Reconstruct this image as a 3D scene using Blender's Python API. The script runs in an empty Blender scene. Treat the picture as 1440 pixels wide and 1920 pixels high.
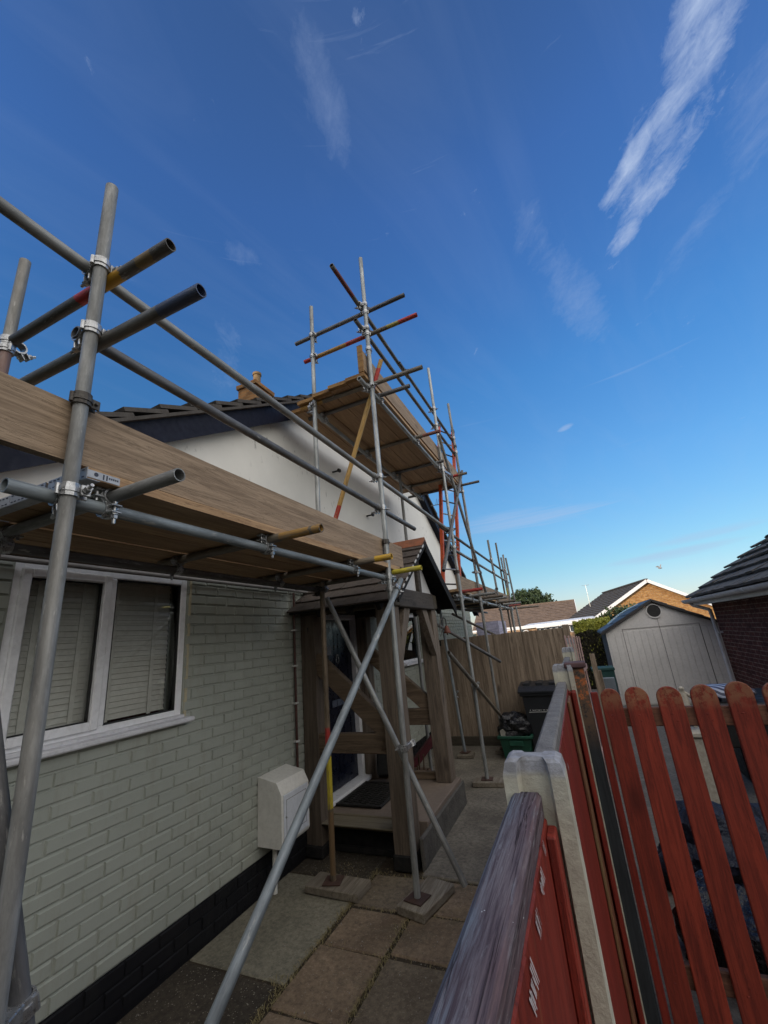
import bpy, bmesh, math, random
from mathutils import Vector, Matrix, noise
random.seed(7)
SC = bpy.context.scene
COL = SC.collection
R = math.radians
V = Vector
WM = {}          # world matrix of every object made here

# ------------------------------------------------------------------ materials
MATS = {}
class NT:
    def __init__(s, name, world=False):
        if world:
            s.nt = world.node_tree
        else:
            s.m = bpy.data.materials.new(name); s.m.use_nodes = True; s.nt = s.m.node_tree
        s.nt.nodes.clear()
    def n(s, t, **k):
        nd = s.nt.nodes.new(t)
        for a, b in k.items(): setattr(nd, a, b)
        return nd
    def l(s, a, b): s.nt.links.new(a, b)
    def val(s, sock, v):
        if hasattr(v, 'links') or isinstance(v, bpy.types.NodeSocket): s.l(v, sock)
        else: sock.default_value = v
    def math(s, op, a, b=0.0, c=0.0, clamp=False):
        nd = s.n('ShaderNodeMath', operation=op, use_clamp=clamp)
        s.val(nd.inputs[0], a); s.val(nd.inputs[1], b)
        if len(nd.inputs) > 2: s.val(nd.inputs[2], c)
        return nd.outputs[0]
    def mix(s, f, a, b):
        nd = s.n('ShaderNodeMix', data_type='RGBA')
        s.val(nd.inputs[0], f)
        for i, v in ((6, a), (7, b)):
            if isinstance(v, bpy.types.NodeSocket): s.l(v, nd.inputs[i])
            else: nd.inputs[i].default_value = (v[0], v[1], v[2], 1)
        return nd.outputs[2]
    def ramp(s, f, a, b, lo=0.0, hi=1.0):
        nd = s.n('ShaderNodeMapRange'); nd.clamp = True
        s.val(nd.inputs[0], f); nd.inputs[1].default_value = a; nd.inputs[2].default_value = b
        nd.inputs[3].default_value = lo; nd.inputs[4].default_value = hi
        return nd.outputs[0]
    def obj(s, scale=(1, 1, 1), rot=(0, 0, 0), loc=(0, 0, 0)):
        tc = s.n('ShaderNodeTexCoord'); mp = s.n('ShaderNodeMapping')
        mp.inputs['Scale'].default_value = scale; mp.inputs['Rotation'].default_value = rot
        mp.inputs['Location'].default_value = loc
        s.l(tc.outputs['Object'], mp.inputs[0]); return mp.outputs[0]
    def noise(s, vec, scale, detail=4, rough=0.55, dist=0.0):
        nd = s.n('ShaderNodeTexNoise')
        s.l(vec, nd.inputs['Vector']); nd.inputs['Scale'].default_value = scale
        nd.inputs['Detail'].default_value = detail; nd.inputs['Roughness'].default_value = rough
        nd.inputs['Distortion'].default_value = dist
        return nd.outputs[0]
    def bump(s, h, strength=0.3, dist=0.01, prev=None):
        nd = s.n('ShaderNodeBump'); nd.inputs['Strength'].default_value = strength
        nd.inputs['Distance'].default_value = dist; s.l(h, nd.inputs['Height'])
        if prev: s.l(prev, nd.inputs['Normal'])
        return nd.outputs[0]
    def finish(s, col, rough=0.7, metal=0.0, normal=None, spec=0.5, coat=0.0):
        p = s.n('ShaderNodeBsdfPrincipled'); o = s.n('ShaderNodeOutputMaterial')
        if isinstance(col, bpy.types.NodeSocket): s.l(col, p.inputs['Base Color'])
        else: p.inputs['Base Color'].default_value = (*col, 1)
        s.val(p.inputs['Roughness'], rough); s.val(p.inputs['Metallic'], metal)
        p.inputs['Specular IOR Level'].default_value = spec
        p.inputs['Coat Weight'].default_value = coat
        if normal: s.l(normal, p.inputs['Normal'])
        s.l(p.outputs[0], o.inputs[0]); return s.m

def simple(name, c, c2=None, rough=0.7, metal=0.0, sc=6, bsc=60, bst=0.15, stretch=(1, 1, 1), spec=0.5, bd=0.004):
    """two-tone noisy surface"""
    t = NT(name); v = t.obj(stretch)
    c2 = c2 or tuple(x * 0.72 for x in c)
    f = t.ramp(t.noise(v, sc, 6, 0.62), 0.3, 0.7)
    fine = t.noise(v, sc * 9, 3, 0.6)
    col = t.mix(f, c, c2)
    col = t.mix(t.ramp(fine, 0.42, 0.8, 0, 0.35), col, tuple(x * 0.6 for x in c2))
    r = t.ramp(t.noise(v, sc * 2.3, 3), 0.3, 0.7, max(rough - 0.12, 0.02), min(rough + 0.12, 1))
    return t.finish(col, r, metal, t.bump(t.noise(v, bsc, 4, 0.6), bst, bd), spec)

def wood(name, c, c2, axis='Y', grain=22, rough=0.75, knots=True, bst=0.35, paint=None, worn=None, wear=(0.62, 0.72), cz=None, cz2=None):
    t = NT(name)
    s = {'X': (0.06, 1, 1), 'Y': (1, 0.06, 1), 'Z': (1, 1, 0.06)}[axis]
    v = t.obj(s)
    oi = t.n('ShaderNodeObjectInfo')
    add = t.n('ShaderNodeVectorMath', operation='ADD'); t.l(v, add.inputs[0])
    cb = t.n('ShaderNodeCombineXYZ'); rr = t.math('MULTIPLY', oi.outputs['Random'], 13.0)
    for i in range(3): t.l(rr, cb.inputs[i])
    t.l(cb.outputs[0], add.inputs[1]); v = add.outputs[0]
    g = t.noise(v, grain * 1.7, 9, 0.76, 0.7)
    ck = t.noise(v, grain * 0.9, 6, 0.62, 1.4)
    crack = t.ramp(t.math('ABSOLUTE', t.math('SUBTRACT', ck, 0.5)), 0.0, 0.011, 1, 0)
    g2 = t.noise(v, grain * 5, 4, 0.7, 0.3)
    big = t.noise(v, 2.2, 3, 0.5)
    f = t.ramp(g, 0.42, 0.6)
    col = t.mix(f, c, tuple(x * 0.8 for x in c2))
    col = t.mix(t.math('MULTIPLY', crack, 0.6), col, tuple(x * 0.35 for x in c2))
    col = t.mix(t.ramp(big, 0.35, 0.7, 0, 0.45), col, tuple(x * 0.62 for x in c2))
    col = t.mix(t.ramp(g2, 0.55, 0.75, 0, 0.4), col, tuple(x * 0.45 for x in c2))
    if knots:
        vv = t.obj({'X': (0.35, 1, 1), 'Y': (1, 0.35, 1), 'Z': (1, 1, 0.35)}[axis])
        vo = t.n('ShaderNodeTexVoronoi'); vo.inputs['Scale'].default_value = 3.4; t.l(vv, vo.inputs['Vector'])
        k = t.ramp(vo.outputs['Distance'], 0.05, 0.13, 0.8, 0)
        col = t.mix(k, col, tuple(x * 0.3 for x in c2))
    if worn:                                      # paint worn away to another colour
        w = t.ramp(t.noise(t.obj(s), grain * 0.55, 7, 0.75, 0.4), wear[0], wear[1])
        col = t.mix(w, col, worn)
    for czz in (cz, cz2):                         # patch of wear near one height, with ragged edge
        if not czz: continue
        zc, zw, colr, th0 = czz
        tc = t.n('ShaderNodeTexCoord'); sp = t.n('ShaderNodeSeparateXYZ'); t.l(tc.outputs['Object'], sp.inputs[0])
        d = t.math('ABSOLUTE', t.math('SUBTRACT', sp.outputs['XYZ'.index(axis)], zc))
        m = t.ramp(d, zw * 0.5, zw, 1, 0)
        m = t.math('MULTIPLY', m, t.ramp(t.noise(t.obj(), 30, 7, 0.75), th0, th0 + 0.12))
        col = t.mix(m, col, colr)
    var = t.mix(t.ramp(oi.outputs['Random'], 0, 1, 0, 0.35), col, tuple(x * 0.55 for x in c2))
    nb = t.bump(g, bst * 1.3, 0.004); nb = t.bump(g2, bst * 0.8, 0.002, nb)
    nb = t.bump(t.math('SUBTRACT', 1.0, crack), bst, 0.004, nb)
    return t.finish(var, rough, 0, nb, 0.3)

def tube_mat(name, base, bands=(), dirt=0.5, rough=0.55, metal=0.22):
    """galvanised or painted tube; bands = (z0, z1, colour) along the tube's own axis"""
    t = NT(name); v = t.obj((1, 1, 0.22))
    oi = t.n('ShaderNodeObjectInfo')
    cb = t.n('ShaderNodeCombineXYZ'); rr = t.math('MULTIPLY', oi.outputs['Random'], 17.0)
    for i in range(3): t.l(rr, cb.inputs[i])
    ad = t.n('ShaderNodeVectorMath', operation='ADD'); t.l(v, ad.inputs[0]); t.l(cb.outputs[0], ad.inputs[1]); v = ad.outputs[0]
    a = t.noise(v, 14, 6, 0.7); b = t.noise(v, 70, 5, 0.7); c = t.noise(v, 4, 3)
    col = t.mix(t.ramp(a, 0.38, 0.62), base, tuple(x * 0.5 for x in base))
    st_ = t.noise(t.obj((1, 1, 0.03)), 55, 6, 0.7); col = t.mix(t.ramp(st_, 0.5, 0.66, 0, 0.55), col, tuple(x * 0.42 for x in base))
    col = t.mix(t.ramp(c, 0.5, 0.75, 0, dirt), col, (0.13, 0.105, 0.075))
    col = t.mix(t.ramp(b, 0.6, 0.7, 0, 0.5), col, (0.4, 0.39, 0.36)); col = t.mix(t.ramp(t.noise(v, 30, 4, 0.6), 0.64, 0.68, 0, 0.6), col, (0.42, 0.41, 0.38))
    if bands:
        tc = t.n('ShaderNodeTexCoord'); sp = t.n('ShaderNodeSeparateXYZ'); t.l(tc.outputs['Object'], sp.inputs[0])
        zz = t.math('ADD', sp.outputs[2], t.math('MULTIPLY', t.math('SUBTRACT', t.noise(t.obj((9, 9, 2)), 6, 5, 0.7), 0.5), 0.06))
        for z0, z1, bc in bands:
            m = t.math('MULTIPLY', t.math('GREATER_THAN', zz, z0), t.math('LESS_THAN', zz, z1))
            m = t.math('MULTIPLY', m, t.ramp(t.noise(v, 20, 6, 0.75), 0.36, 0.46, 0.25, 0.95))
            col = t.mix(m, col, bc)
    nb = t.bump(b, 0.12, 0.002)
    return t.finish(col, t.ramp(a, 0.3, 0.7, rough - 0.1, rough + 0.15), metal, nb, 0.5)

RED = (0.36, 0.028, 0.022); YEL = (0.55, 0.33, 0.03); OCH = (0.35, 0.2, 0.05)
MT = {}
MT['galv'] = tube_mat('galvanised_steel', (0.3, 0.305, 0.3))
MT['galv_light'] = tube_mat('light_galvanised_steel', (0.4, 0.42, 0.42), dirt=0.3, rough=0.45, metal=0.4)
MT['galv_dark'] = tube_mat('weathered_steel', (0.15, 0.15, 0.155), dirt=0.65, metal=0.25)
MT['brown'] = tube_mat('rusty_brown_steel', (0.16, 0.13, 0.1), dirt=0.7, metal=0.2)
MT['steelblue'] = tube_mat('bluish_steel', (0.25, 0.285, 0.305), dirt=0.3)
clampm = simple('zinc_plated_clamp', (0.5, 0.51, 0.52), (0.24, 0.24, 0.24), 0.33, 0.7, 40, 90, 0.3)
clampd = simple('dark_clamp', (0.09, 0.085, 0.075), (0.05, 0.04, 0.035), 0.6, 0.4, 40, 90, 0.3)
plankw = wood('weathered_scaffold_board', (0.42, 0.31, 0.21), (0.27, 0.19, 0.125), 'Y', 20)
plankd = wood('brown_deck_board', (0.5, 0.33, 0.18), (0.36, 0.22, 0.12), 'Y', 18)
plankz = wood('pale_timber', (0.42, 0.31, 0.2), (0.3, 0.21, 0.13), 'X', 22)
planky = wood('painted_board_end_timber', (0.36, 0.21, 0.07), (0.24, 0.12, 0.045), 'X', 22)
band_m = simple('galvanised_band', (0.42, 0.44, 0.47), (0.3, 0.31, 0.33), 0.5, 0.3, 30, 60, 0.1)
ink_m = simple('dark_ink', (0.03, 0.035, 0.06), None, 0.6)
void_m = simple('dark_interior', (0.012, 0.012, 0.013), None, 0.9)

def brick_paint(name, c, c2, stain):
    t = NT(name); v = t.obj()
    f = t.ramp(t.noise(v, 1.3, 5, 0.6), 0.3, 0.7)
    col = t.mix(f, c, c2)
    col = t.mix(t.ramp(t.noise(t.obj((1, 1, 0.25)), 7, 8, 0.75), 0.52, 0.72, 0, 0.5), col, stain)
    col = t.mix(t.ramp(t.noise(v, 85, 3, 0.6), 0.72, 0.76, 0, 0.8), col, tuple(x * 0.4 for x in stain))
    sp = t.n('ShaderNodeSeparateXYZ'); tc = t.n('ShaderNodeTexCoord'); t.l(tc.outputs['Object'], sp.inputs[0])
    rust = t.ramp(sp.outputs[1], 2.55, 3.0)                        # rustic-faced bricks further along
    w = t.n('ShaderNodeTexWave'); w.inputs['Scale'].default_value = 28; w.inputs['Distortion'].default_value = 9
    w.inputs['Detail'].default_value = 3; w.bands_direction = 'Y'
    t.l(t.obj((1, 1, 0.7)), w.inputs[0])
    h = t.math('MULTIPLY', t.math('MULTIPLY', w.outputs[1], rust), t.ramp(t.noise(v, 9, 2), 0.42, 0.55))
    nb = t.bump(h, 0.55, 0.006); nb = t.bump(t.noise(v, 120, 4, 0.6), 0.1, 0.003, nb)
    nb = t.bump(t.noise(v, 11, 3, 0.5), 0.12, 0.01, nb)
    return t.finish(col, 0.62, 0, nb, 0.35)
sage = brick_paint('sage_green_masonry_paint', (0.365, 0.385, 0.34), (0.31, 0.33, 0.29), (0.25, 0.24, 0.185))
blackp = brick_paint('black_bitumen_paint', (0.004, 0.0045, 0.007), (0.007, 0.007, 0.009), (0.018, 0.018, 0.017))

def render_mat():
    t = NT('stained_white_render'); v = t.obj()
    col = t.mix(t.ramp(t.noise(v, 0.9, 5, 0.6), 0.3, 0.7), (0.74, 0.725, 0.685), (0.62, 0.61, 0.575))
    sp = t.ramp(t.noise(t.obj((1, 1, 0.55)), 15, 4, 0.6), 0.6, 0.7)
    reg = t.ramp(t.noise(v, 0.8, 3, 0.5), 0.47, 0.62)
    col = t.mix(t.math('MULTIPLY', t.math('MULTIPLY', sp, reg), 0.75), col, (0.16, 0.15, 0.14))
    return t.finish(col, 0.9, 0, t.bump(t.noise(v, 90, 4, 0.6), 0.2, 0.004), 0.2)
rend = render_mat()
navy = simple('navy_painted_board', (0.002, 0.0035, 0.013), (0.0035, 0.005, 0.017), 0.6, 0, 8, 40, 0.08, spec=0.25)
upvc = simple('white_upvc', (0.86, 0.87, 0.9), (0.8, 0.8, 0.82), 0.35, 0, 3, 50, 0.02)
sillm = simple('white_sill', (0.72, 0.72, 0.76), (0.6, 0.6, 0.62), 0.45, 0, 5, 50, 0.05)
blindm = simple('grey_green_blind', (0.8, 0.79, 0.77), (0.72, 0.71, 0.69), 0.6, 0, 3, 50, 0.02)
blackrub = simple('black_rubber', (0.012, 0.012, 0.012), None, 0.6, 0, 10, 80, 0.2)
creamm = simple('cream_sealant', (0.5, 0.44, 0.3), (0.4, 0.36, 0.25), 0.8, 0, 30, 60, 0.2)
tile_dark = simple('dark_concrete_tile', (0.075, 0.066, 0.058), (0.045, 0.038, 0.033), 0.85, 0, 10, 120, 0.6)
tile_gar = simple('charcoal_lichen_tile', (0.11, 0.1, 0.09), (0.045, 0.04, 0.036), 0.9, 0, 12, 120, 1.0)
tile_porch = simple('brown_porch_tile', (0.085, 0.066, 0.055), (0.05, 0.04, 0.034), 0.85, 0, 7, 120, 0.6)
terr = simple('terracotta_ridge', (0.3, 0.1, 0.045), (0.16, 0.07, 0.04), 0.85, 0, 9, 80, 0.6)
oak = wood('weathered_oak', (0.24, 0.19, 0.145), (0.13, 0.1, 0.076), 'Z', 16, bst=0.7)
oakh = wood('weathered_oak_rail', (0.25, 0.18, 0.12), (0.14, 0.098, 0.065), 'X', 16, bst=0.7)
oaky = wood('dark_oak_beam', (0.1, 0.082, 0.066), (0.06, 0.048, 0.04), 'Y', 16, bst=0.6)
oakyx = wood('dark_oak_plate', (0.095, 0.075, 0.048), (0.055, 0.045, 0.03), 'X', 16, bst=0.6)
blackw = simple('black_stained_timber', (0.012, 0.012, 0.014), (0.03, 0.028, 0.026), 0.85, 0, 14, 80, 0.4, spec=0.15)
steppl = wood('pale_step_board', (0.28, 0.24, 0.165), (0.2, 0.165, 0.11), 'X', 20)
doorm = simple('navy_door', (0.007, 0.01, 0.024), None, 0.3, 0, 5, 50, 0.03)
chrome = simple('satin_chrome', (0.6, 0.6, 0.6), None, 0.25, 0.9, 20, 50, 0.02)
matm = simple('dark_rubber_mat', (0.022, 0.02, 0.018), (0.012, 0.011, 0.01), 0.7, 0, 30, 80, 0.3)
slabm = simple('porch_floor_tile', (0.2, 0.155, 0.12), (0.15, 0.115, 0.09), 0.75, 0, 5, 60, 0.3)
conc_side = simple('rough_concrete', (0.12, 0.11, 0.095), (0.06, 0.055, 0.048), 0.95, 0, 8, 40, 1.2, bd=0.01)
meterm = simple('cream_white_box', (0.76, 0.75, 0.71), (0.66, 0.65, 0.6), 0.5, 0, 4, 70, 0.06)
meterd = simple('bluish_white_door', (0.66, 0.7, 0.76), (0.58, 0.61, 0.67), 0.45, 0, 4, 70, 0.04)
pipem = simple('brown_copper_pipe', (0.1, 0.04, 0.03), (0.05, 0.022, 0.02), 0.45, 0.1, 20, 50, 0.1)
whitem = simple('white_plastic', (0.7, 0.7, 0.68), None, 0.5, 0, 10, 50, 0.05)

def conc_post_mat():
    t = NT('painted_concrete_post'); v = t.obj()
    col = t.mix(t.ramp(t.noise(v, 9, 6, 0.7), 0.35, 0.65), (0.47, 0.46, 0.38), (0.32, 0.3, 0.25))
    tc = t.n('ShaderNodeTexCoord'); sp = t.n('ShaderNodeSeparateXYZ'); t.l(tc.outputs['Object'], sp.inputs[0])
    top = t.ramp(sp.outputs[2], 1.64, 1.652)
    col = t.mix(t.ramp(t.noise(v, 26, 5, 0.7), 0.62, 0.7, 0, 0.7), col, (0.16, 0.14, 0.11))
    col = t.mix(top, col, t.mix(t.ramp(t.noise(v, 40, 6, 0.75), 0.4, 0.6), (0.3, 0.31, 0.34), (0.2, 0.2, 0.21)))
    col = t.mix(t.ramp(t.noise(v, 17, 3, 0.5), 0.71, 0.73), col, (0.75, 0.76, 0.77))
    nb = t.bump(t.noise(v, 70, 6, 0.7), 0.7, 0.004)
    return t.finish(col, 0.9, 0, nb, 0.2)
cpost = conc_post_mat()
redf = wood('red_fence_paint', (0.24, 0.03, 0.018), (0.15, 0.018, 0.012), 'Z', 26, 0.6, False, 0.4, worn=(0.22, 0.13, 0.055), wear=(0.6, 0.74))
redp = wood('red_picket_stain', (0.27, 0.041, 0.022), (0.16, 0.025, 0.016), 'Z', 26, 0.72, True, 0.3, worn=(0.3, 0.14, 0.07), wear=(0.66, 0.76), cz=(1.56, 0.13, (0.25, 0.115, 0.062), 0.42))
pinkf = wood('faded_pink_slat', (0.58, 0.42, 0.39), (0.46, 0.3, 0.28), 'Z', 26, 0.8, False, 0.4)
def cap_mat():
    t = NT('blue_and_purple_worn_capping'); v = t.obj((1, 0.035, 1)); v2 = t.obj((1, 0.12, 1))
    fib = t.noise(v, 240, 8, 0.75, 0.4); fib2 = t.noise(v2, 90, 8, 0.75, 0.8); big = t.noise(t.obj((1, 0.3, 1)), 16, 5, 0.6)
    tc = t.n('ShaderNodeTexCoord'); sp = t.n('ShaderNodeSeparateXYZ'); t.l(tc.outputs['Object'], sp.inputs[0])
    e = t.ramp(t.math('ADD', sp.outputs[0], t.math('MULTIPLY', t.math('SUBTRACT', big, 0.5), 0.05)), -0.165, -0.13)
    col = t.mix(e, (0.135, 0.155, 0.19), (0.125, 0.085, 0.095))
    col = t.mix(t.ramp(big, 0.45, 0.62, 0, 0.6), col, (0.17, 0.155, 0.17))
    col = t.mix(t.ramp(fib, 0.42, 0.6), col, (0.065, 0.05, 0.062)); col = t.mix(t.ramp(fib2, 0.55, 0.68, 0, 0.8), col, (0.2, 0.2, 0.225))
    ck = t.ramp(t.math('ABSOLUTE', t.math('SUBTRACT', t.noise(v, 34, 5, 0.6, 0.8), 0.5)), 0.0, 0.008, 1, 0)
    col = t.mix(t.math('MULTIPLY', ck, 0.75), col, (0.03, 0.022, 0.028))
    col = t.mix(t.ramp(t.noise(t.obj((1, 0.5, 1)), 95, 4, 0.7), 0.7, 0.73), col, (0.55, 0.57, 0.6))
    nb = t.bump(fib, 0.7, 0.003); nb = t.bump(t.math('SUBTRACT', 1.0, ck), 0.8, 0.004, nb)
    return t.finish(col, 0.92, 0, nb, 0.12)
capm1 = cap_mat()
capm2 = simple('grey_weathered_capping', (0.19, 0.185, 0.18), (0.095, 0.09, 0.09), 0.9, 0, 14, 90, 1.2)
paintw = simple('white_brush_paint', (0.5, 0.5, 0.52), (0.36, 0.3, 0.31), 0.6, 0, 60, 90, 0.3)
railp = wood('orange_brown_rail', (0.2, 0.09, 0.055), (0.12, 0.055, 0.035), 'X', 20)
postd = wood('dark_slate_post_paint', (0.035, 0.042, 0.048), (0.022, 0.026, 0.03), 'Z', 20, 0.6, False, 0.4, worn=(0.2, 0.16, 0.1), wear=(0.68, 0.72), cz=(1.52, 0.28, (0.11, 0.07, 0.045), 0.36), cz2=(1.56, 0.13, (0.5, 0.14, 0.035), 0.5))
closeb = wood('brown_closeboard', (0.34, 0.265, 0.195), (0.2, 0.15, 0.108), 'Z', 14, 0.85, True, 0.5)
binm = simple('black_bin_plastic', (0.012, 0.014, 0.017), (0.018, 0.02, 0.024), 0.42, 0, 8, 60, 0.1)
bagm = simple('black_bag_plastic', (0.006, 0.006, 0.008), (0.01, 0.01, 0.012), 0.32, 0, 20, 26, 0.9, bd=0.02)
greenbox = simple('green_box_plastic', (0.01, 0.075, 0.045), (0.008, 0.05, 0.032), 0.45, 0, 8, 60, 0.1)
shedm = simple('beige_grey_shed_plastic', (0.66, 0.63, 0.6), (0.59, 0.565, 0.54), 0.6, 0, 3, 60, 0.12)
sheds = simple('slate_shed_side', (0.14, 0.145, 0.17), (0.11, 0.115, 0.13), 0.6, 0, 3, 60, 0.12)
shedr = simple('blue_grey_shed_roof', (0.05, 0.065, 0.095), (0.035, 0.043, 0.065), 0.6, 0, 3, 60, 0.15)
shedt = simple('dark_shed_trim', (0.04, 0.037, 0.036), None, 0.6, 0, 4, 60, 0.1)
guttm = simple('grey_white_gutter', (0.6, 0.6, 0.62), (0.45, 0.45, 0.47), 0.5, 0, 5, 60, 0.12)
fascm = simple('white_fascia', (0.7, 0.71, 0.74), (0.55, 0.55, 0.58), 0.5, 0, 5, 60, 0.08)
orange = simple('orange_ladder_rail', (0.62, 0.1, 0.02), (0.46, 0.065, 0.018), 0.5, 0, 8, 60, 0.1)
alu = simple('aluminium', (0.5, 0.51, 0.52), None, 0.35, 0.7, 20, 60, 0.05)
tarp = simple('navy_tarpaulin', (0.008, 0.014, 0.035), (0.003, 0.005, 0.012), 0.6, 0, 9, 16, 0.9, bd=0.03)
stonem = simple('pale_stone_statue', (0.5, 0.46, 0.38), (0.32, 0.29, 0.24), 0.85, 0, 30, 80, 0.4)
lilac = simple('lilac_painted_brick', (0.42, 0.4, 0.5), (0.34, 0.33, 0.42), 0.8, 0, 6, 60, 0.2)

def brick_tex(name, cols, mortar, axis='Y', sc=1.0, bst=0.5):
    t = NT(name)
    rot = (R(90), 0, R(0)) if axis == 'X' else (R(90), 0, R(90))
    tc = t.n('ShaderNodeTexCoord'); sp = t.n('ShaderNodeSeparateXYZ'); t.l(tc.outputs['Object'], sp.inputs[0])
    cb = t.n('ShaderNodeCombineXYZ')
    t.l(sp.outputs[0 if axis == 'X' else 1], cb.inputs[0]); t.l(sp.outputs[2], cb.inputs[1])
    b = t.n('ShaderNodeTexBrick'); t.l(cb.outputs[0], b.inputs['Vector'])
    b.inputs['Scale'].default_value = 1; b.inputs['Brick Width'].default_value = 0.225 * sc
    b.inputs['Row Height'].default_value = 0.075 * sc; b.inputs['Mortar Size'].default_value = 0.006 * sc
    b.inputs['Color1'].default_value = (*cols[0], 1); b.inputs['Color2'].default_value = (*cols[1], 1)
    b.inputs['Mortar'].default_value = (*mortar, 1)
    col = t.mix(t.ramp(t.noise(t.obj((1, 1, 2.5)), 5, 4, 0.7), 0.4, 0.7), b.outputs[0], tuple(0.55 * x for x in cols[1]))
    inv = t.math('SUBTRACT', 1.0, b.outputs[1])
    return t.finish(col, 0.9, 0, t.bump(inv, bst, 0.008), 0.2)
brk_gar = brick_tex('dark_red_brick', ((0.14, 0.045, 0.035), (0.09, 0.03, 0.026)), (0.3, 0.22, 0.18))
brk_yel = brick_tex('yellow_stock_brick', ((0.4, 0.225, 0.085), (0.27, 0.13, 0.045)), (0.3, 0.24, 0.17), 'X', 1.5)
brk_chim = brick_tex('orange_lichen_brick', ((0.34, 0.17, 0.065), (0.18, 0.09, 0.04)), (0.24, 0.17, 0.09))
brk_tan = brick_tex('tan_brick', ((0.4, 0.26, 0.16), (0.3, 0.18, 0.1)), (0.35, 0.3, 0.25), 'X')

def glass_mat():
    t = NT('window_glass'); o = t.n('ShaderNodeOutputMaterial')
    mx = t.n('ShaderNodeMixShader'); tr = t.n('ShaderNodeBsdfTransparent'); gl = t.n('ShaderNodeBsdfGlossy')
    tr.inputs[0].default_value = (0.96, 0.97, 0.955, 1); gl.inputs['Roughness'].default_value = 0.02
    lw = t.n('ShaderNodeFresnel'); lw.inputs[0].default_value = 1.55
    t.l(lw.outputs[0], mx.inputs[0]); t.l(tr.outputs[0], mx.inputs[1]); t.l(gl.outputs[0], mx.inputs[2]); t.l(mx.outputs[0], o.inputs[0])
    return t.m
glass = glass_mat()
leafm = simple('dark_tree_leaf', (0.03, 0.055, 0.018), (0.018, 0.035, 0.012), 0.7, 0, 1.2, 20, 0.1)
hedgem = simple('golden_conifer_leaf', (0.42, 0.4, 0.05), (0.2, 0.22, 0.035), 0.7, 0, 3, 20, 0.1)
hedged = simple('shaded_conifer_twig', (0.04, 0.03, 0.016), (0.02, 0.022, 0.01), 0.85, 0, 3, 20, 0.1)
barkm = simple('bark', (0.08, 0.06, 0.045), None, 0.9, 0, 10, 40, 0.6)
straw = simple('dry_grass', (0.32, 0.25, 0.13), (0.17, 0.15, 0.06), 0.8, 0, 20, 40, 0.1)

def ground_mat(name, c, c2, speck, spc=(0.35, 0.33, 0.28), dark=0.5, moss=None, bst=0.5):
    t = NT(name); v = t.obj()
    col = t.mix(t.ramp(t.noise(v, 2.6, 7, 0.66), 0.34, 0.68), c, c2)
    col = t.mix(t.ramp(t.noise(v, 1.1, 4, 0.6), 0.5, 0.72, 0, dark), col, tuple(x * 0.35 for x in c2))
    col = t.mix(t.ramp(t.noise(v, 26, 6, 0.75), 0.42, 0.62, 0, 0.6), col, tuple(x * 0.5 for x in c2))
    col = t.mix(t.ramp(t.noise(v, 60, 4, 0.7), 0.56, 0.7, 0, 0.35), col, tuple(min(1, x * 1.6) for x in c))
    if moss: col = t.mix(t.ramp(t.noise(v, 4.5, 6, 0.7), 0.5, 0.72, 0, 0.6), col, moss)
    vo = t.n('ShaderNodeTexVoronoi'); vo.inputs['Scale'].default_value = 75; t.l(v, vo.inputs['Vector'])
    s = t.math('MULTIPLY', t.ramp(vo.outputs['Distance'], 0.16, 0.3, 1, 0), t.ramp(t.noise(v, 30, 2), 0.5, 0.6))
    col = t.mix(t.math('MULTIPLY', s, speck), col, spc)
    col = t.mix(t.ramp(t.noise(v, 160, 3, 0.7), 0.5, 0.8, 0, 0.6), col, tuple(x * 0.5 for x in c2))
    nb = t.bump(t.noise(v, 130, 5, 0.7), bst, 0.006); nb = t.bump(t.noise(v, 9, 4), 0.3, 0.01, nb)
    return t.finish(col, 0.92, 0, nb, 0.2)
soilm = ground_mat('joint_soil', (0.065, 0.05, 0.033), (0.04, 0.03, 0.02), 0.5, bst=1.0)
slabg = ground_mat('green_grey_concrete_slab', (0.25, 0.23, 0.175), (0.16, 0.15, 0.115), 0.15, dark=0.3)
slabk = ground_mat('dark_aggregate_slab', (0.085, 0.07, 0.052), (0.045, 0.038, 0.03), 0.9, dark=0.4, bst=0.9)
slabb = ground_mat('brown_paving_slab', (0.31, 0.23, 0.155), (0.18, 0.13, 0.088), 0.5, dark=0.55, moss=(0.085, 0.075, 0.05), bst=1.2)
slabb2 = ground_mat('olive_paving_slab', (0.23, 0.185, 0.13), (0.14, 0.11, 0.078), 0.4, dark=0.5, bst=1.2)
pathc = ground_mat('grey_concrete_path', (0.24, 0.215, 0.175), (0.125, 0.11, 0.09), 0.3, dark=0.6, bst=0.7)
drive = ground_mat('grey_pattern_paving', (0.2, 0.185, 0.165), (0.14, 0.13, 0.115), 0.1, dark=0.3)
farg = ground_mat('far_grass', (0.05, 0.06, 0.025), (0.035, 0.04, 0.02), 0.0)

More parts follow.
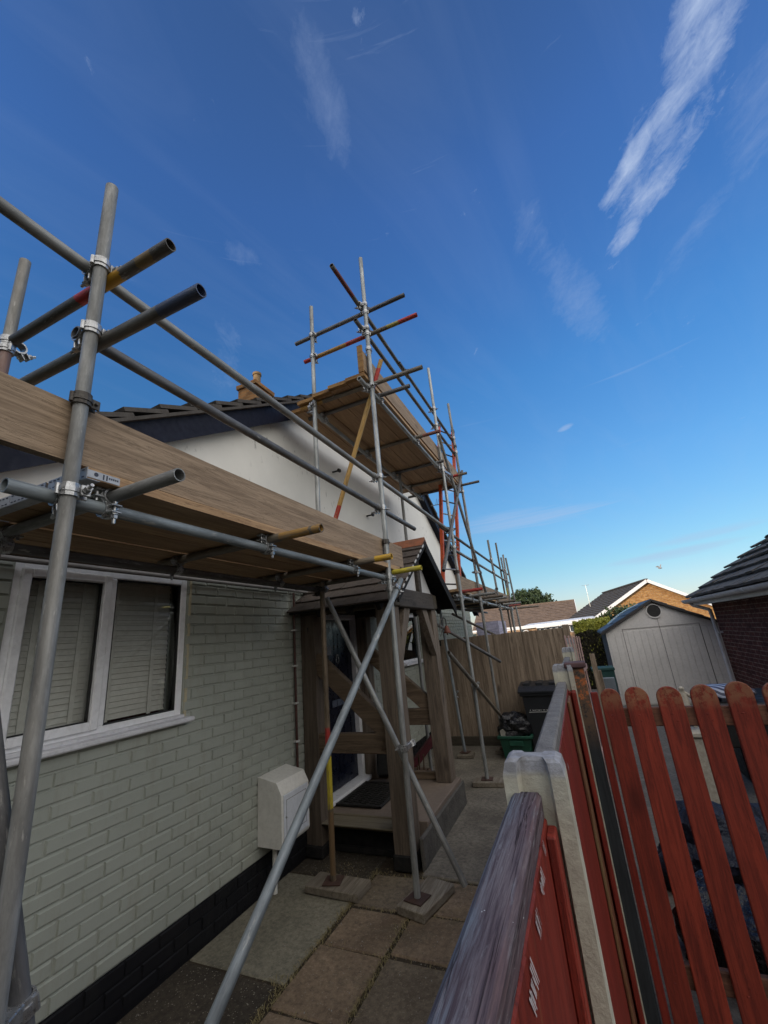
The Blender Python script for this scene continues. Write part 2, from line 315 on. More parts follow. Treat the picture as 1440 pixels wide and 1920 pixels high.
# ------------------------------------------------------------------ mesh helpers
class MB:
    def __init__(s): s.v = []; s.f = []; s.m = []; s.mi = 0
    def add(s, vs, fs):
        b = len(s.v); s.v += [tuple(v) for v in vs]; s.f += [tuple(b + i for i in f) for f in fs]; s.m += [s.mi] * len(fs); return s
    def box(s, x0, x1, y0, y1, z0, z1, bev=0.0, jit=0.0):
        if x0 > x1: x0, x1 = x1, x0
        if y0 > y1: y0, y1 = y1, y0
        if z0 > z1: z0, z1 = z1, z0
        b = min(bev, (x1 - x0) * .4, (y1 - y0) * .4, (z1 - z0) * .4)
        c = [V(((x0 + x1) / 2, (y0 + y1) / 2, (z0 + z1) / 2)), (x1 - x0) / 2, (y1 - y0) / 2, (z1 - z0) / 2]
        return s.obox(c[0], V((c[1], 0, 0)), V((0, c[2], 0)), V((0, 0, c[3])), b, jit)
    def obox(s, c, ax, ay, az, bev=0.0, jit=0.0):
        """box by centre and three half vectors, with chamfered edges"""
        c = V(c); ax = V(ax); ay = V(ay); az = V(az)
        if bev <= 0:
            vs = [c + a * ax + b * ay + d * az for a in (-1, 1) for b in (-1, 1) for d in (-1, 1)]
            if jit: vs = [v + V([random.uniform(-jit, jit) for _ in range(3)]) for v in vs]
            return s.add(vs, [(0, 1, 3, 2), (4, 6, 7, 5), (0, 4, 5, 1), (2, 3, 7, 6), (0, 2, 6, 4), (1, 5, 7, 3)])
        L = (ax.length, ay.length, az.length); A = (ax, ay, az)
        k = [1 - bev / l for l in L]
        vs = []; idx = {}
        for sx in (-1, 1):
            for sy in (-1, 1):
                for sz in (-1, 1):
                    j = V([random.uniform(-jit, jit) for _ in range(3)]) if jit else V((0, 0, 0))
                    sg = (sx, sy, sz)
                    for i in range(3):
                        p = c + j
                        for q in range(3): p = p + A[q] * sg[q] * (1 if q == i else k[q])
                        idx[(sx, sy, sz, i)] = len(vs); vs.append(p)
        fs = []
        for i in range(3):
            o = [q for q in range(3) if q != i]
            for sg in (-1, 1):
                loop = []
                for a, b in ((-1, -1), (1, -1), (1, 1), (-1, 1)):
                    t = [0, 0, 0]; t[i] = sg; t[o[0]] = a; t[o[1]] = b; loop.append(idx[(*t, i)])
                fs.append(tuple(loop))
        for i in range(3):
            o = [q for q in range(3) if q != i]
            for a in (-1, 1):
                for b in (-1, 1):
                    t0 = [0, 0, 0]; t1 = [0, 0, 0]; t0[i] = -1; t1[i] = 1
                    for t in (t0, t1): t[o[0]] = a; t[o[1]] = b
                    fs.append((idx[(*t0, o[0])], idx[(*t1, o[0])], idx[(*t1, o[1])], idx[(*t0, o[1])]))
        for sx in (-1, 1):
            for sy in (-1, 1):
                for sz in (-1, 1): fs.append(tuple(idx[(sx, sy, sz, i)] for i in range(3)))
        return s.add(vs, fs)
    def bar(s, a, b, w, h, up=(0, 0, 1), bev=0.0):
        """rectangular bar from a to b: w across, h along up"""
        a = V(a); b = V(b); d = b - a; n = d.normalized(); side = n.cross(V(up)).normalized(); u = side.cross(n).normalized()
        return s.obox((a + b) / 2, d / 2, side * w / 2, u * h / 2, bev)
    def cyl(s, a, b, r, r2=None, n=12, cap=True):
        a = V(a); b = V(b); r2 = r if r2 is None else r2
        d = (b - a).normalized(); t = V((0, 0, 1)) if abs(d.z) < .9 else V((1, 0, 0)); u = d.cross(t).normalized(); w = d.cross(u)
        vs = [a + (u * math.cos(2 * math.pi * i / n) + w * math.sin(2 * math.pi * i / n)) * r for i in range(n)]
        vs += [b + (u * math.cos(2 * math.pi * i / n) + w * math.sin(2 * math.pi * i / n)) * r2 for i in range(n)]
        fs = [(i, (i + 1) % n, n + (i + 1) % n, n + i) for i in range(n)]
        if cap: fs += [tuple(reversed(range(n))), tuple(range(n, 2 * n))]
        return s.add(vs, fs)
    def path(s, pts, r, n=8):
        for i in range(len(pts) - 1): s.cyl(pts[i], pts[i + 1], r, n=n)
        return s
    def hollow(s, a, b, ro, ri, n=20, sag=0):
        a = V(a); b = V(b); d = (b - a).normalized(); t = V((0, 0, 1)) if abs(d.z) < .9 else V((1, 0, 0)); u = d.cross(t).normalized(); w = d.cross(u)
        ring = lambda p, r: [p + (u * math.cos(2 * math.pi * i / n) + w * math.sin(2 * math.pi * i / n)) * r for i in range(n)]
        vs = ring(a, ro) + ring(b, ro) + ring(b, ri) + ring(a, ri)
        fs = []
        for k in range(4):
            for i in range(n):
                j = (i + 1) % n; o = k * n; q = ((k + 1) % 4) * n
                fs.append((o + i, o + j, q + j, q + i))
        return s.add(vs, fs)
    def prism(s, poly, ext):
        """polygon of 3-D points extruded by vector ext"""
        n = len(poly); ext = V(ext); vs = [V(p) for p in poly] + [V(p) + ext for p in poly]
        return s.add(vs, [tuple(reversed(range(n))), tuple(range(n, 2 * n))] + [(i, (i + 1) % n, n + (i + 1) % n, n + i) for i in range(n)])
    def sphere(s, c, r, n=12, m=8, sc=(1, 1, 1)):
        c = V(c); vs = [c + V((0, 0, r * sc[2]))]
        for j in range(1, m):
            t = math.pi * j / m
            for i in range(n):
                p = 2 * math.pi * i / n
                vs.append(c + V((r * sc[0] * math.sin(t) * math.cos(p), r * sc[1] * math.sin(t) * math.sin(p), r * sc[2] * math.cos(t))))
        vs.append(c - V((0, 0, r * sc[2]))); fs = []
        for i in range(n):
            fs.append((0, 1 + i, 1 + (i + 1) % n)); e = 1 + (m - 2) * n
            fs.append((len(vs) - 1, e + (i + 1) % n, e + i))
        for j in range(m - 2):
            for i in range(n):
                a = 1 + j * n; fs.append((a + i, a + n + i, a + n + (i + 1) % n, a + (i + 1) % n))
        return s.add(vs, fs)

def link(o, M, parent):
    COL.objects.link(o)
    if parent is not None:
        o.parent = parent; o.matrix_basis = WM[parent.name].inverted() @ M
    else: o.matrix_basis = M
    WM[o.name] = M; return o
def tagit(o, label=None, cat=None, group=None, kind=None):
    if label: o['label'] = label
    if cat: o['category'] = cat
    if group: o['group'] = group
    if kind: o['kind'] = kind
    return o
def build(name, mb, mats, parent=None, label=None, cat=None, group=None, kind=None, smooth=False, M=None, pivot=None, recalc=True):
    if not isinstance(mats, (list, tuple)): mats = [mats]
    me = bpy.data.meshes.new(name)
    vs = mb.v
    if M is None:
        if pivot is None and parent is None and kind is None and vs:
            pivot = (sum(v[0] for v in vs) / len(vs), sum(v[1] for v in vs) / len(vs), min(v[2] for v in vs))
        M = Matrix.Translation(V(pivot)) if pivot is not None else Matrix.Identity(4)
        if pivot is not None: p = V(pivot); vs = [tuple(V(v) - p) for v in vs]
    me.from_pydata(vs, [], mb.f)
    for m in mats: me.materials.append(m)
    for p, mi in zip(me.polygons, mb.m): p.material_index = mi
    if recalc:
        bm = bmesh.new(); bm.from_mesh(me); bmesh.ops.recalc_face_normals(bm, faces=bm.faces); bm.to_mesh(me); bm.free()
    if smooth:
        me.polygons.foreach_set('use_smooth', [True] * len(me.polygons))
        me.set_sharp_from_angle(angle=R(38))
    o = bpy.data.objects.new(name, me)
    link(o, M, parent)
    return tagit(o, label, cat, group, kind)
def thing(name, loc, label, cat, group=None):
    o = bpy.data.objects.new(name, None); o.empty_display_size = 0.2
    link(o, Matrix.Translation(V(loc)), None); return tagit(o, label, cat, group)

# ------------------------------------------------------------------ camera
yaw, pitch, roll, F = R(-22.633), R(17.272), R(-5.342), 777.47
fw = V((math.sin(yaw) * math.cos(pitch), math.cos(yaw) * math.cos(pitch), math.sin(pitch)))
r0 = V((math.cos(yaw), -math.sin(yaw), 0)); u0 = r0.cross(fw)
cr = r0 * math.cos(roll) + u0 * math.sin(roll); cu = -r0 * math.sin(roll) + u0 * math.cos(roll)
cam = bpy.data.cameras.new('camera'); co = bpy.data.objects.new('camera', cam); COL.objects.link(co)
co.matrix_world = Matrix(((cr.x, cu.x, -fw.x, 0), (cr.y, cu.y, -fw.y, 0), (cr.z, cu.z, -fw.z, 1.9), (0, 0, 0, 1)))
cam.sensor_fit = 'VERTICAL'; cam.sensor_height = 36; cam.lens = F * 36 / 1920; cam.clip_end = 2000; cam.clip_start = 0.05
SC.camera = co

# ------------------------------------------------------------------ sky and sun
SUN_AZ, SUN_EL = R(205), R(13)          # compass direction towards the sun (from +Y, clockwise) and height
w = bpy.data.worlds.new('World'); SC.world = w; w.use_nodes = True
t = NT('w', world=w)
sky = t.n('ShaderNodeTexSky', sky_type='NISHITA'); sky.sun_disc = False
sky.sun_elevation = SUN_EL; sky.sun_rotation = SUN_AZ; sky.altitude = 0; sky.air_density = 1.0; sky.dust_density = 0.1; sky.ozone_density = 3.0
tc = t.n('ShaderNodeTexCoord'); sp = t.n('ShaderNodeSeparateXYZ'); t.l(tc.outputs['Generated'], sp.inputs[0])
az = t.math('MULTIPLY', t.math('ARCTAN2', sp.outputs[0], sp.outputs[1]), 57.2958)
el = t.math('MULTIPLY', t.math('ARCSINE', sp.outputs[2]), 57.2958)
def rotc(ang):
    c, s_ = math.cos(R(ang)), math.sin(R(ang))
    a = t.math('MULTIPLY', az, 0.66)
    u = t.math('ADD', t.math('MULTIPLY', a, c), t.math('MULTIPLY', el, s_))
    v = t.math('SUBTRACT', t.math('MULTIPLY', el, c), t.math('MULTIPLY', a, s_)); return u, v
def cn(ang, su, sv, scale, detail=7, rough=0.6, dist=0.4, seed=0.0):
    u, v = rotc(ang); cb = t.n('ShaderNodeCombineXYZ')
    t.l(t.math('MULTIPLY', u, su), cb.inputs[0]); t.l(t.math('MULTIPLY', v, sv), cb.inputs[1]); cb.inputs[2].default_value = seed
    return t.noise(cb.outputs[0], scale, detail, rough, dist)
def blob(a0, e0, ra, re, ang=0):
    c, s_ = math.cos(R(ang)), math.sin(R(ang))
    da = t.math('SUBTRACT', az, a0); de = t.math('SUBTRACT', el, e0)
    u = t.math('DIVIDE', t.math('ADD', t.math('MULTIPLY', da, c), t.math('MULTIPLY', de, s_)), ra)
    v = t.math('DIVIDE', t.math('SUBTRACT', t.math('MULTIPLY', de, c), t.math('MULTIPLY', da, s_)), re)
    return t.math('SUBTRACT', 1.0, t.math('ADD', t.math('MULTIPLY', u, u), t.math('MULTIPLY', v, v)), clamp=True)
# high cloud lives on a flat layer: direction projected onto a horizontal plane
zc = t.math('MAXIMUM', sp.outputs[2], 0.12); lxp = t.math('DIVIDE', sp.outputs[0], zc); lyp = t.math('DIVIDE', sp.outputs[1], zc)
def pn(ang, su, sv, scale, detail=9, rough=0.68, dist=0.5, seed=0.0):
    c, s_ = math.cos(R(ang)), math.sin(R(ang)); cb = t.n('ShaderNodeCombineXYZ')
    u = t.math('ADD', t.math('MULTIPLY', lxp, c), t.math('MULTIPLY', lyp, s_)); v = t.math('SUBTRACT', t.math('MULTIPLY', lyp, c), t.math('MULTIPLY', lxp, s_))
    t.l(t.math('MULTIPLY', u, su), cb.inputs[0]); t.l(t.math('MULTIPLY', v, sv), cb.inputs[1]); cb.inputs[2].default_value = seed
    return t.noise(cb.outputs[0], scale, detail, rough, dist)
def pb(a0, e0, ra, re, ang=0, k=1.0):
    c, s_ = math.cos(R(ang)), math.sin(R(ang))
    da = t.math('SUBTRACT', lxp, a0); de = t.math('SUBTRACT', lyp, e0)
    u = t.math('DIVIDE', t.math('ADD', t.math('MULTIPLY', da, c), t.math('MULTIPLY', de, s_)), ra)
    v = t.math('DIVIDE', t.math('SUBTRACT', t.math('MULTIPLY', de, c), t.math('MULTIPLY', da, s_)), re)
    return t.math('MULTIPLY', t.math('SUBTRACT', 1.0, t.math('ADD', t.math('MULTIPLY', u, u), t.math('MULTIPLY', v, v)), clamp=True), k)
n1 = pn(112, 3.2, 9, 1.0, 9, 0.66, 0.5); n1b = pn(128, 9, 20, 1.0, 9, 0.68, 0.8, 3.0); n1c = pn(100, 26, 38, 1.0, 7, 0.7, 0.8, 7.0)
main = pb(.425, .62, .15, .075, 108)
for b in ((.43, .72, .13, .075, 105), (.395, .80, .12, .05, 118), (.33, .88, .14, .04, 118), (.285, .945, .05, .022, 118, .8), (.40, .96, .19, .06, 120, .75), (.335, 1.09, .08, .04, 118, .8), (.39, .85, .22, .11, 118, .6)):
    main = t.math('MAXIMUM', main, pb(*b))
nn = t.math('ADD', t.math('ADD', t.math('MULTIPLY', n1, 0.42), t.math('MULTIPLY', n1b, 0.36)), t.math('MULTIPLY', n1c, 0.22))
mc = t.ramp(t.math('ADD', nn, t.ramp(main, 0.0, 1.0, -0.17, 0.13)), 0.43, 0.72)
n2 = pn(75, 1.1, 5, 1.0, 8, 0.6, 0.7, 5.0)
side = pb(.6, .85, .25, .12, 100)
for b in ((.21, 1.28, .38, .09, 72), (-.61, .64, .06, .05, 60), (-.24, .47, .16, .05, 100), (.1, 1.0, .2, .07, 85, .6), (.5, 1.2, .25, .05, 110, .7), (-.95, .95, .3, .06, 135, .7)):
    side = t.math('MAXIMUM', side, pb(*b))
sc_ = t.math('ADD', t.math('MULTIPLY', t.ramp(t.math('ADD', nn, t.ramp(side, 0, 1.0, -0.17, 0.08)), 0.43, 0.78), 0.45), t.math('MULTIPLY', t.ramp(n2, 0.45, 0.8), 0.1))
n3 = cn(2, 0.03, 0.55, 1.6, 7, 0.6, 0.5, 9.0)
low = blob(-3, 13.6, 13, 1.7, 0)
for b in ((12, 6.6, 8.5, 0.85, 3), (15, 8.0, 8, 0.8, 4), (-13, 19, 2.2, 0.5, 20), (4, 24, 1.3, 0.4, 10)): low = t.math('MAXIMUM', low, blob(*b))
lc = t.math('MULTIPLY', t.ramp(t.math('ADD', n3, t.ramp(low, 0, 0.9, -0.25, 0.12)), 0.4, 0.72), 0.42)
cl = t.math('ADD', t.math('MULTIPLY', mc, 0.9), t.math('ADD', t.math('MULTIPLY', sc_, 0.6), lc), clamp=True)
hs = t.n('ShaderNodeHueSaturation'); hs.inputs['Saturation'].default_value = 1.0; t.l(sky.outputs[0], hs.inputs['Color'])
rmp = t.n('ShaderNodeValToRGB'); t.l(t.math('DIVIDE', el, 90.0), rmp.inputs[0])
TINT = [(0, (0.54, 0.5, 0.66)), (90, (0.57, 0.75, 1.06)), (4, (0.555, 0.57, 0.64)), (7, (0.514, 0.616, 0.64)), (19, (0.48, 0.74, 0.87)), (32, (0.425, 0.798, 1.055)), (42, (0.471, 0.798, 1.137)), (53, (0.552, 0.82, 1.217)), (66, (0.596, 0.778, 1.086))]
cr_ = rmp.color_ramp
for i, (e_, c_) in enumerate(TINT):
    if i < 2: q_ = cr_.elements[i]; q_.position = e_ / 90
    else: q_ = cr_.elements.new(e_ / 90)
    q_.color = (c_[0] / 4, c_[1] / 4, c_[2] / 4, 1)
tint = t.n('ShaderNodeMix', data_type='RGBA', blend_type='MULTIPLY'); tint.inputs[0].default_value = 1; t.l(hs.outputs[0], tint.inputs[6]); t.l(rmp.outputs[0], tint.inputs[7])
sc4 = t.n('ShaderNodeVectorMath', operation='SCALE'); t.l(tint.outputs[2], sc4.inputs[0]); sc4.inputs[3].default_value = 4.0
colr = t.mix(cl, sc4.outputs[0], (2.2, 2.75, 3.9))
# bright broken cloud added in the unseen sky behind the viewer as fill light
fill_cloud = t.math('COSINE', t.math('DIVIDE', t.math('SUBTRACT', az, 140.0), 57.2958))
fill_cloud = t.ramp(fill_cloud, -0.12, 0.45); fill_cloud = t.math('MULTIPLY', fill_cloud, t.ramp(el, 84, 62)); fill_cloud = t.math('MULTIPLY', fill_cloud, t.ramp(el, -2, 3))
fill_cloud = t.math('MULTIPLY', fill_cloud, t.ramp(cn(10, 0.05, 0.09, 1.1, 6, 0.6, 0.4, 2.0), 0.3, 0.58, 0.25, 1.0))
colr = t.mix(fill_cloud, colr, (12.3, 11.8, 11.0))
bg = t.n('ShaderNodeBackground'); bg.inputs[1].default_value = 0.1; ow = t.n('ShaderNodeOutputWorld')
t.l(colr, bg.inputs[0]); t.l(bg.outputs[0], ow.inputs[0])
sl = bpy.data.lights.new('sun', 'SUN'); so = bpy.data.objects.new('sun', sl); COL.objects.link(so)
sl.energy = 2.2; sl.angle = R(0.5); sl.color = (1, 0.83, 0.62)
sd = V((math.sin(SUN_AZ) * math.cos(SUN_EL), math.cos(SUN_AZ) * math.cos(SUN_EL), math.sin(SUN_EL)))
so.rotation_euler = sd.to_track_quat('Z', 'Y').to_euler()
SC.view_settings.view_transform = 'Standard'; SC.view_settings.look = 'None'; SC.view_settings.exposure = 1.0; SC.view_settings.gamma = 1.0

# ------------------------------------------------------------------ ground
g = MB(); S = 900
g.add([(-S, -S, -0.05), (S, -S, -0.05), (S, S, -0.05), (-S, S, -0.05)], [(0, 1, 2, 3)])
build('ground', g, farg, kind='structure', label='rough grass and soil plain reaching the horizon')
g = MB(); g.box(-3.4, -0.14, -1, 8.1, -0.045, -0.012)
build('ground_soil', g, soilm, kind='structure', label='dark soil showing in the joints of the side path')
def slabs(name, rects, mat, label, z=0.0, bev=0.008, jit=0.004):
    m = MB()
    for x0, x1, y0, y1 in rects: m.box(x0, x1, y0, y1, z - 0.05, z + random.uniform(-.004, .004), bev, jit)
    return build(name, m, mat, kind='structure', label=label)
slabs('path_slab', [(-2.8, -2.03, 2.62, 3.72)], slabg, 'large smooth green grey concrete slab beside the house wall')
slabs('path_slab', [(-2.8, -2.06, 1.3, 2.6), (-2.8, -2.06, -0.5, 1.28)], slabk, 'dark exposed aggregate slab beside the house wall')
slabs('path_slab', [(-2.8, -2.02, 3.74, 4.3)], slabk, 'rough dark strip in front of the porch step', -0.006)
xs = [-2.01, -1.52, -1.03, -0.55, -0.21]; ys = [0.8, 1.35, 1.9, 2.45, 2.98, 3.42, 3.88]
ra, rb_ = [], []
for i in range(4):
    for j in range(6):
        (ra if (i * 2 + j * 3) % 7 not in (1, 4) else rb_).append((xs[i] + 0.016, xs[i + 1] - 0.016, ys[j] + 0.014 + (i % 2) * 0.03, ys[j + 1] - 0.016 + (i % 2) * 0.03))
slabs('paving', ra, slabb, 'brown worn paving slabs with grassy joints', jit=0.006)
slabs('paving', rb_, slabb2, 'darker olive brown paving slabs between the brown ones', jit=0.006)
slabs('path', [(-2.8, -0.21, 5.6, 8.2), (-1.6, -0.21, 3.92, 5.59)], pathc, 'rough grey concrete path between porch and fence')
g = MB(); g.box(-0.05, 9, -2, 30, -0.045, -0.004)
build('driveway', g, drive, kind='structure', label='pale grey paved driveway behind the red picket gate')
# dry grass in the joints
g = MB()
def tuft(x, y, n, h, spread=0.03):
    for _ in range(n):
        a = random.uniform(0, 6.28); px = x + random.gauss(0, spread); py = y + random.gauss(0, spread)
        hh = h * random.uniform(.4, 1.1); lx = math.cos(a) * hh * random.uniform(.3, 1.3); ly = math.sin(a) * hh * random.uniform(.3, 1.3)
        wx, wy = -math.sin(a) * .0022, math.cos(a) * .0022
        z0 = -0.02
        g.add([(px - wx, py - wy, z0), (px + wx, py + wy, z0), (px + wx * .8 + lx * .45, py + wy * .8 + ly * .45, z0 + hh * .75), (px - wx * .8 + lx * .45, py - wy * .8 + ly * .45, z0 + hh * .75), (px + lx, py + ly, z0 + hh * .85)], [(0, 1, 2, 3), (3, 2, 4)])
for x in (-2.02, -1.52, -1.03):
    y = 1.0
    while y < 3.95:
        if random.random() < (0.95 if x < -1.4 else 0.7): tuft(x, y, random.randint(8, 26), 0.038, 0.018)
        y += random.uniform(0.02, 0.06)
for y in ys[1:]:
    x = -2.0
    while x < -0.3:
        if random.random() < .8: tuft(x, y + 0.015, random.randint(4, 16), 0.028, 0.016)
        x += random.uniform(0.025, 0.08)
for _ in range(70): tuft(random.uniform(-2.6, -1.6), random.uniform(3.75, 3.98), 5, 0.025, 0.04)
for _ in range(4): tuft(random.uniform(-2.1, -1.95), random.uniform(2.4, 2.7), 10, 0.045, 0.02)
build('joint_grass', g, straw, kind='stuff', label='dry straw coloured grass growing in the paving joints', recalc=False)
# pale stones and crumbs on the dark slabs
g = MB()
for _ in range(420):
    x, y = random.uniform(-2.75, -0.4), random.uniform(1.2, 4.6); r_ = random.uniform(.0015, .005)
    if -2.03 > x and y > 2.62 and random.random() < .8: continue
    g.sphere((x, y, 0.002 + (0.0)), r_, 5, 3, (1, 1.3, .7))
build('gravel_crumbs', g, simple('pale_grit', (0.3, 0.28, 0.24)), kind='stuff', label='small pale grit scattered on the paving')

# ------------------------------------------------------------------ house
H = thing('house', (-2.8, 6.6, 0), 'sage green painted brick chalet house with white render gable and navy barge boards', 'house')
WX = -2.8; YA, YB = 0.6, 12.6
openings = [(1.28, 2.47, 1.47, 2.53), (4.36, 5.3, 0.28, 2.3), (6.95, 7.95, 1.45, 2.34)]
def wall_core():
    m = MB(); ycuts = sorted({YA, YB} | {o[0] for o in openings} | {o[1] for o in openings})
    for a, b in zip(ycuts, ycuts[1:]):
        ops = [o for o in openings if o[0] <= a + 1e-6 and o[1] >= b - 1e-6]
        if not ops: m.box(WX - .28, WX - .011, a, b, 0.256, 2.62)
        else:
            o = ops[0]
            if o[2] > 0.23: m.box(WX - .28, WX - .011, a, b, 0.256, o[2])
            m.box(WX - .28, WX - .011, a, b, o[3], 2.62)
    return m
m = wall_core()
def brick_course(m, z0, z1, off, x=WX, skip=True, j=0.0):
    y = YA - off
    while y < YB:
        y1 = y + 0.228; a, b = max(y, YA) + .0045 + random.uniform(-.002, .0015), min(y1, YB) - .0045 + random.uniform(-.0015, .002); y = y1
        if b - a < .03: continue
        segs = [(a, b)]
        if skip:
            for o in openings:
                if z1 > o[2] + .01 and z0 < o[3] - .01:
                    ns = []
                    for (p, q) in segs:
                        if q <= o[0] or p >= o[1]: ns.append((p, q)); continue
                        if p < o[0]: ns.append((p, o[0]))
                        if q > o[1]: ns.append((o[1], q))
                    segs = ns
        for p, q in segs:
            if q - p < .02: continue
            c = .0045 + random.random() * .004; px = x + random.uniform(-.001, .0025); k = [random.uniform(-.0018, .0018) for _ in range(8)]
            o_ = [(x - .0115, p, z0), (x - .0115, q, z0), (x - .0115, q, z1), (x - .0115, p, z1)]
            i_ = [(px, p + c + k[0], z0 + c + k[1]), (px, q - c + k[2], z0 + c + k[3]), (px, q - c + k[4], z1 - c + k[5]), (px, p + c + k[6], z1 - c + k[7])]
            m.add(o_ + i_, [(4, 5, 6, 7), (0, 1, 5, 4), (1, 2, 6, 5), (2, 3, 7, 6), (3, 0, 4, 7)])
z = 0.258; i = 0
while z < 2.58:
    brick_course(m, z + .004, z + .0755, (i % 2) * .114 + random.uniform(-.004, .004)); z += .0795; i += 1
for o in openings:                                     # reveals
    m.box(WX - .27, WX - .009, o[0] - .001, o[0] + .004, o[2], o[3]); m.box(WX - .27, WX - .009, o[1] - .004, o[1] + .001, o[2], o[3])
build('brick_wall', m, sage, H)
m = MB(); m.box(WX - .28, WX - .005, YA, YB, -0.05, 0.256)
for k, z in enumerate((.016, .0955, .175)): brick_course(m, z + .003, z + .0765, (k % 2) * .1125 + .05, WX + .004, False)
build('plinth', m, blackp, H, label='black painted brick plinth')
m = MB(); m.box(-9.6, -9.3, YA, YB, 0, 2.6); m.box(-9.3, WX - .3, YA, YA + .25, 0, 2.6); m.box(-9.3, WX - .3, YB - .25, YB, 0, 2.6); m.box(-3.6, -3.55, YA + .3, YB - .3, 0.1, 2.6)
build('outer_wall', m, sage, H)
# gable render: pentagon wall above brick
SL = 0.61; APY = 6.63
def zrake(y): return 6.34 - SL * abs(y - APY)          # underside of barge at X=-2.68
m = MB(); poly = [(WX + .004, YA, 2.64), (WX + .004, YB, 2.64), (WX + .004, YB, zrake(YB) + .1), (WX + .004, APY, zrake(APY) + .25), (WX + .004, YA, zrake(YA) + .1)]
m.prism(poly, (-.25, 0, 0)); build('render_gable', m, rend, H)
m = MB(); m.box(WX - .02, WX + .035, 0.9, 4.35, 2.545, 2.615, .004); m.box(WX - .02, WX + .022, 4.35, 12.6, 2.55, 2.615, .004)
build('timber_band', m, wood('dark_band_timber', (0.12, 0.075, 0.045), (0.06, 0.04, 0.028), 'Y', 20), H)
m = MB(); m.cyl((WX + .05, 0.7, 2.515), (WX + .05, 4.3, 2.52), .016, n=10)
build('overflow_pipe', m, simple('dull_grey_pipe', (0.2, 0.19, 0.18)), H)
m = MB()                                                # barge boards and soffit
for sgn in (-1, 1):
    ye = APY + sgn * 6.5
    a0 = (-2.68, APY, zrake(APY)); a1 = (-2.68, ye, zrake(ye)); h = .25
    m.prism([a0, a1, (-2.68, ye, zrake(ye) + h), (-2.68, APY, zrake(APY) + h)], (.022, 0, 0))
    m.prism([(-2.68, APY, zrake(APY) + .02), (-2.68, ye, zrake(ye) + .02), (-2.68, ye, zrake(ye) + .04), (-2.68, APY, zrake(APY) + .04)], (-.13, 0, 0))
build('barge_board', m, navy, H)
def tiled(m, p0, along, up, nlen, courses, expo, wid, th=.022, lift=.03, jit=.004, trim=None):
    """lapped tiles as wedge slabs: p0 eave corner, along = unit vector along eave, up = unit vector up the slope"""
    p0 = V(p0); along = V(along).normalized(); up = V(up).normalized(); nrm = along.cross(up).normalized()
    if nrm.z < 0: nrm = -nrm
    for c in range(courses):
        k = 0; s0 = -(wid / 2 if c % 2 else 0)
        while s0 < nlen - .01:
            a = max(s0, 0); b = min(s0 + wid, nlen); s0 += wid
            if b - a < .04: continue
            j = random.uniform(-jit, jit); j2 = random.uniform(-jit, jit)
            q = p0 + up * (c * expo) + along * (a + .002); q2 = p0 + up * (c * expo) + along * (b - .002)
            L = expo + .06
            o0 = nrm * (lift + j); o1 = nrm * (lift + j2); dn = nrm * th
            m.add([q + o0 - dn, q2 + o1 - dn, q2 + o1, q + o0, q + up * L - dn, q2 + up * L - dn, q2 + up * L + nrm * .002, q + up * L + nrm * .002],
                  [(0, 1, 2, 3), (3, 2, 6, 7), (0, 3, 7, 4), (1, 5, 6, 2), (0, 4, 5, 1)])
    return m
m = MB(); th = math.atan(SL)
for sgn in (1, -1):
    up = V((0, sgn * math.cos(th), math.sin(th)))
    ye = APY - sgn * 6.6; p0 = V((-2.6, ye, 6.34 + .25 + .03 - SL * 6.6))
    tiled(m, p0, (-1, 0, 0), up, 7.3, 24, .322, .33, .032, .045, .007)
    e = p0 - V((0, 0, .03)); m.prism([e, e + V((-7.3, 0, 0)), e + V((-7.3, 0, 0)) + up * 7.72, e + up * 7.72], (0, 0, -.03))
for k in range(17): m.cyl((-2.58 - k * .43, APY, 6.34 + .29), (-2.99 - k * .43, APY, 6.34 + .28), .12, .13, 14)
rf = build('roof', m, tile_dark, H)
m = MB(); cx, cy = -5.1, 5.88                           # chimney, corner nearest the path at (-4.8, 5.57)
m.box(-5.24, -4.8, 5.57, 6.1, 5.4, 6.96, .01, .004); m.box(-5.27, -4.77, 5.54, 6.13, 6.96, 7.05, .008, .004)
m.add([(-5.25, 5.56, 7.05), (-4.79, 5.56, 7.05), (-4.79, 6.11, 7.05), (-5.25, 6.11, 7.05), (-5.05, 5.7, 7.14), (-4.87, 5.7, 7.14), (-4.87, 5.92, 7.14), (-5.05, 5.92, 7.14)], [(0, 1, 5, 4), (1, 2, 6, 5), (2, 3, 7, 6), (3, 0, 4, 7), (4, 5, 6, 7)])
ch = build('chimney', m, brk_chim, H)
m = MB(); m.hollow((-4.96, 5.8, 7.12), (-4.96, 5.8, 7.34), .075, .055, 18); m.hollow((-4.96, 5.8, 7.34), (-4.96, 5.8, 7.39), .09, .055, 18)
build('chimney_pot', m, simple('mossy_pot', (0.2, 0.13, 0.06), (0.12, 0.08, 0.045), 0.9), ch)
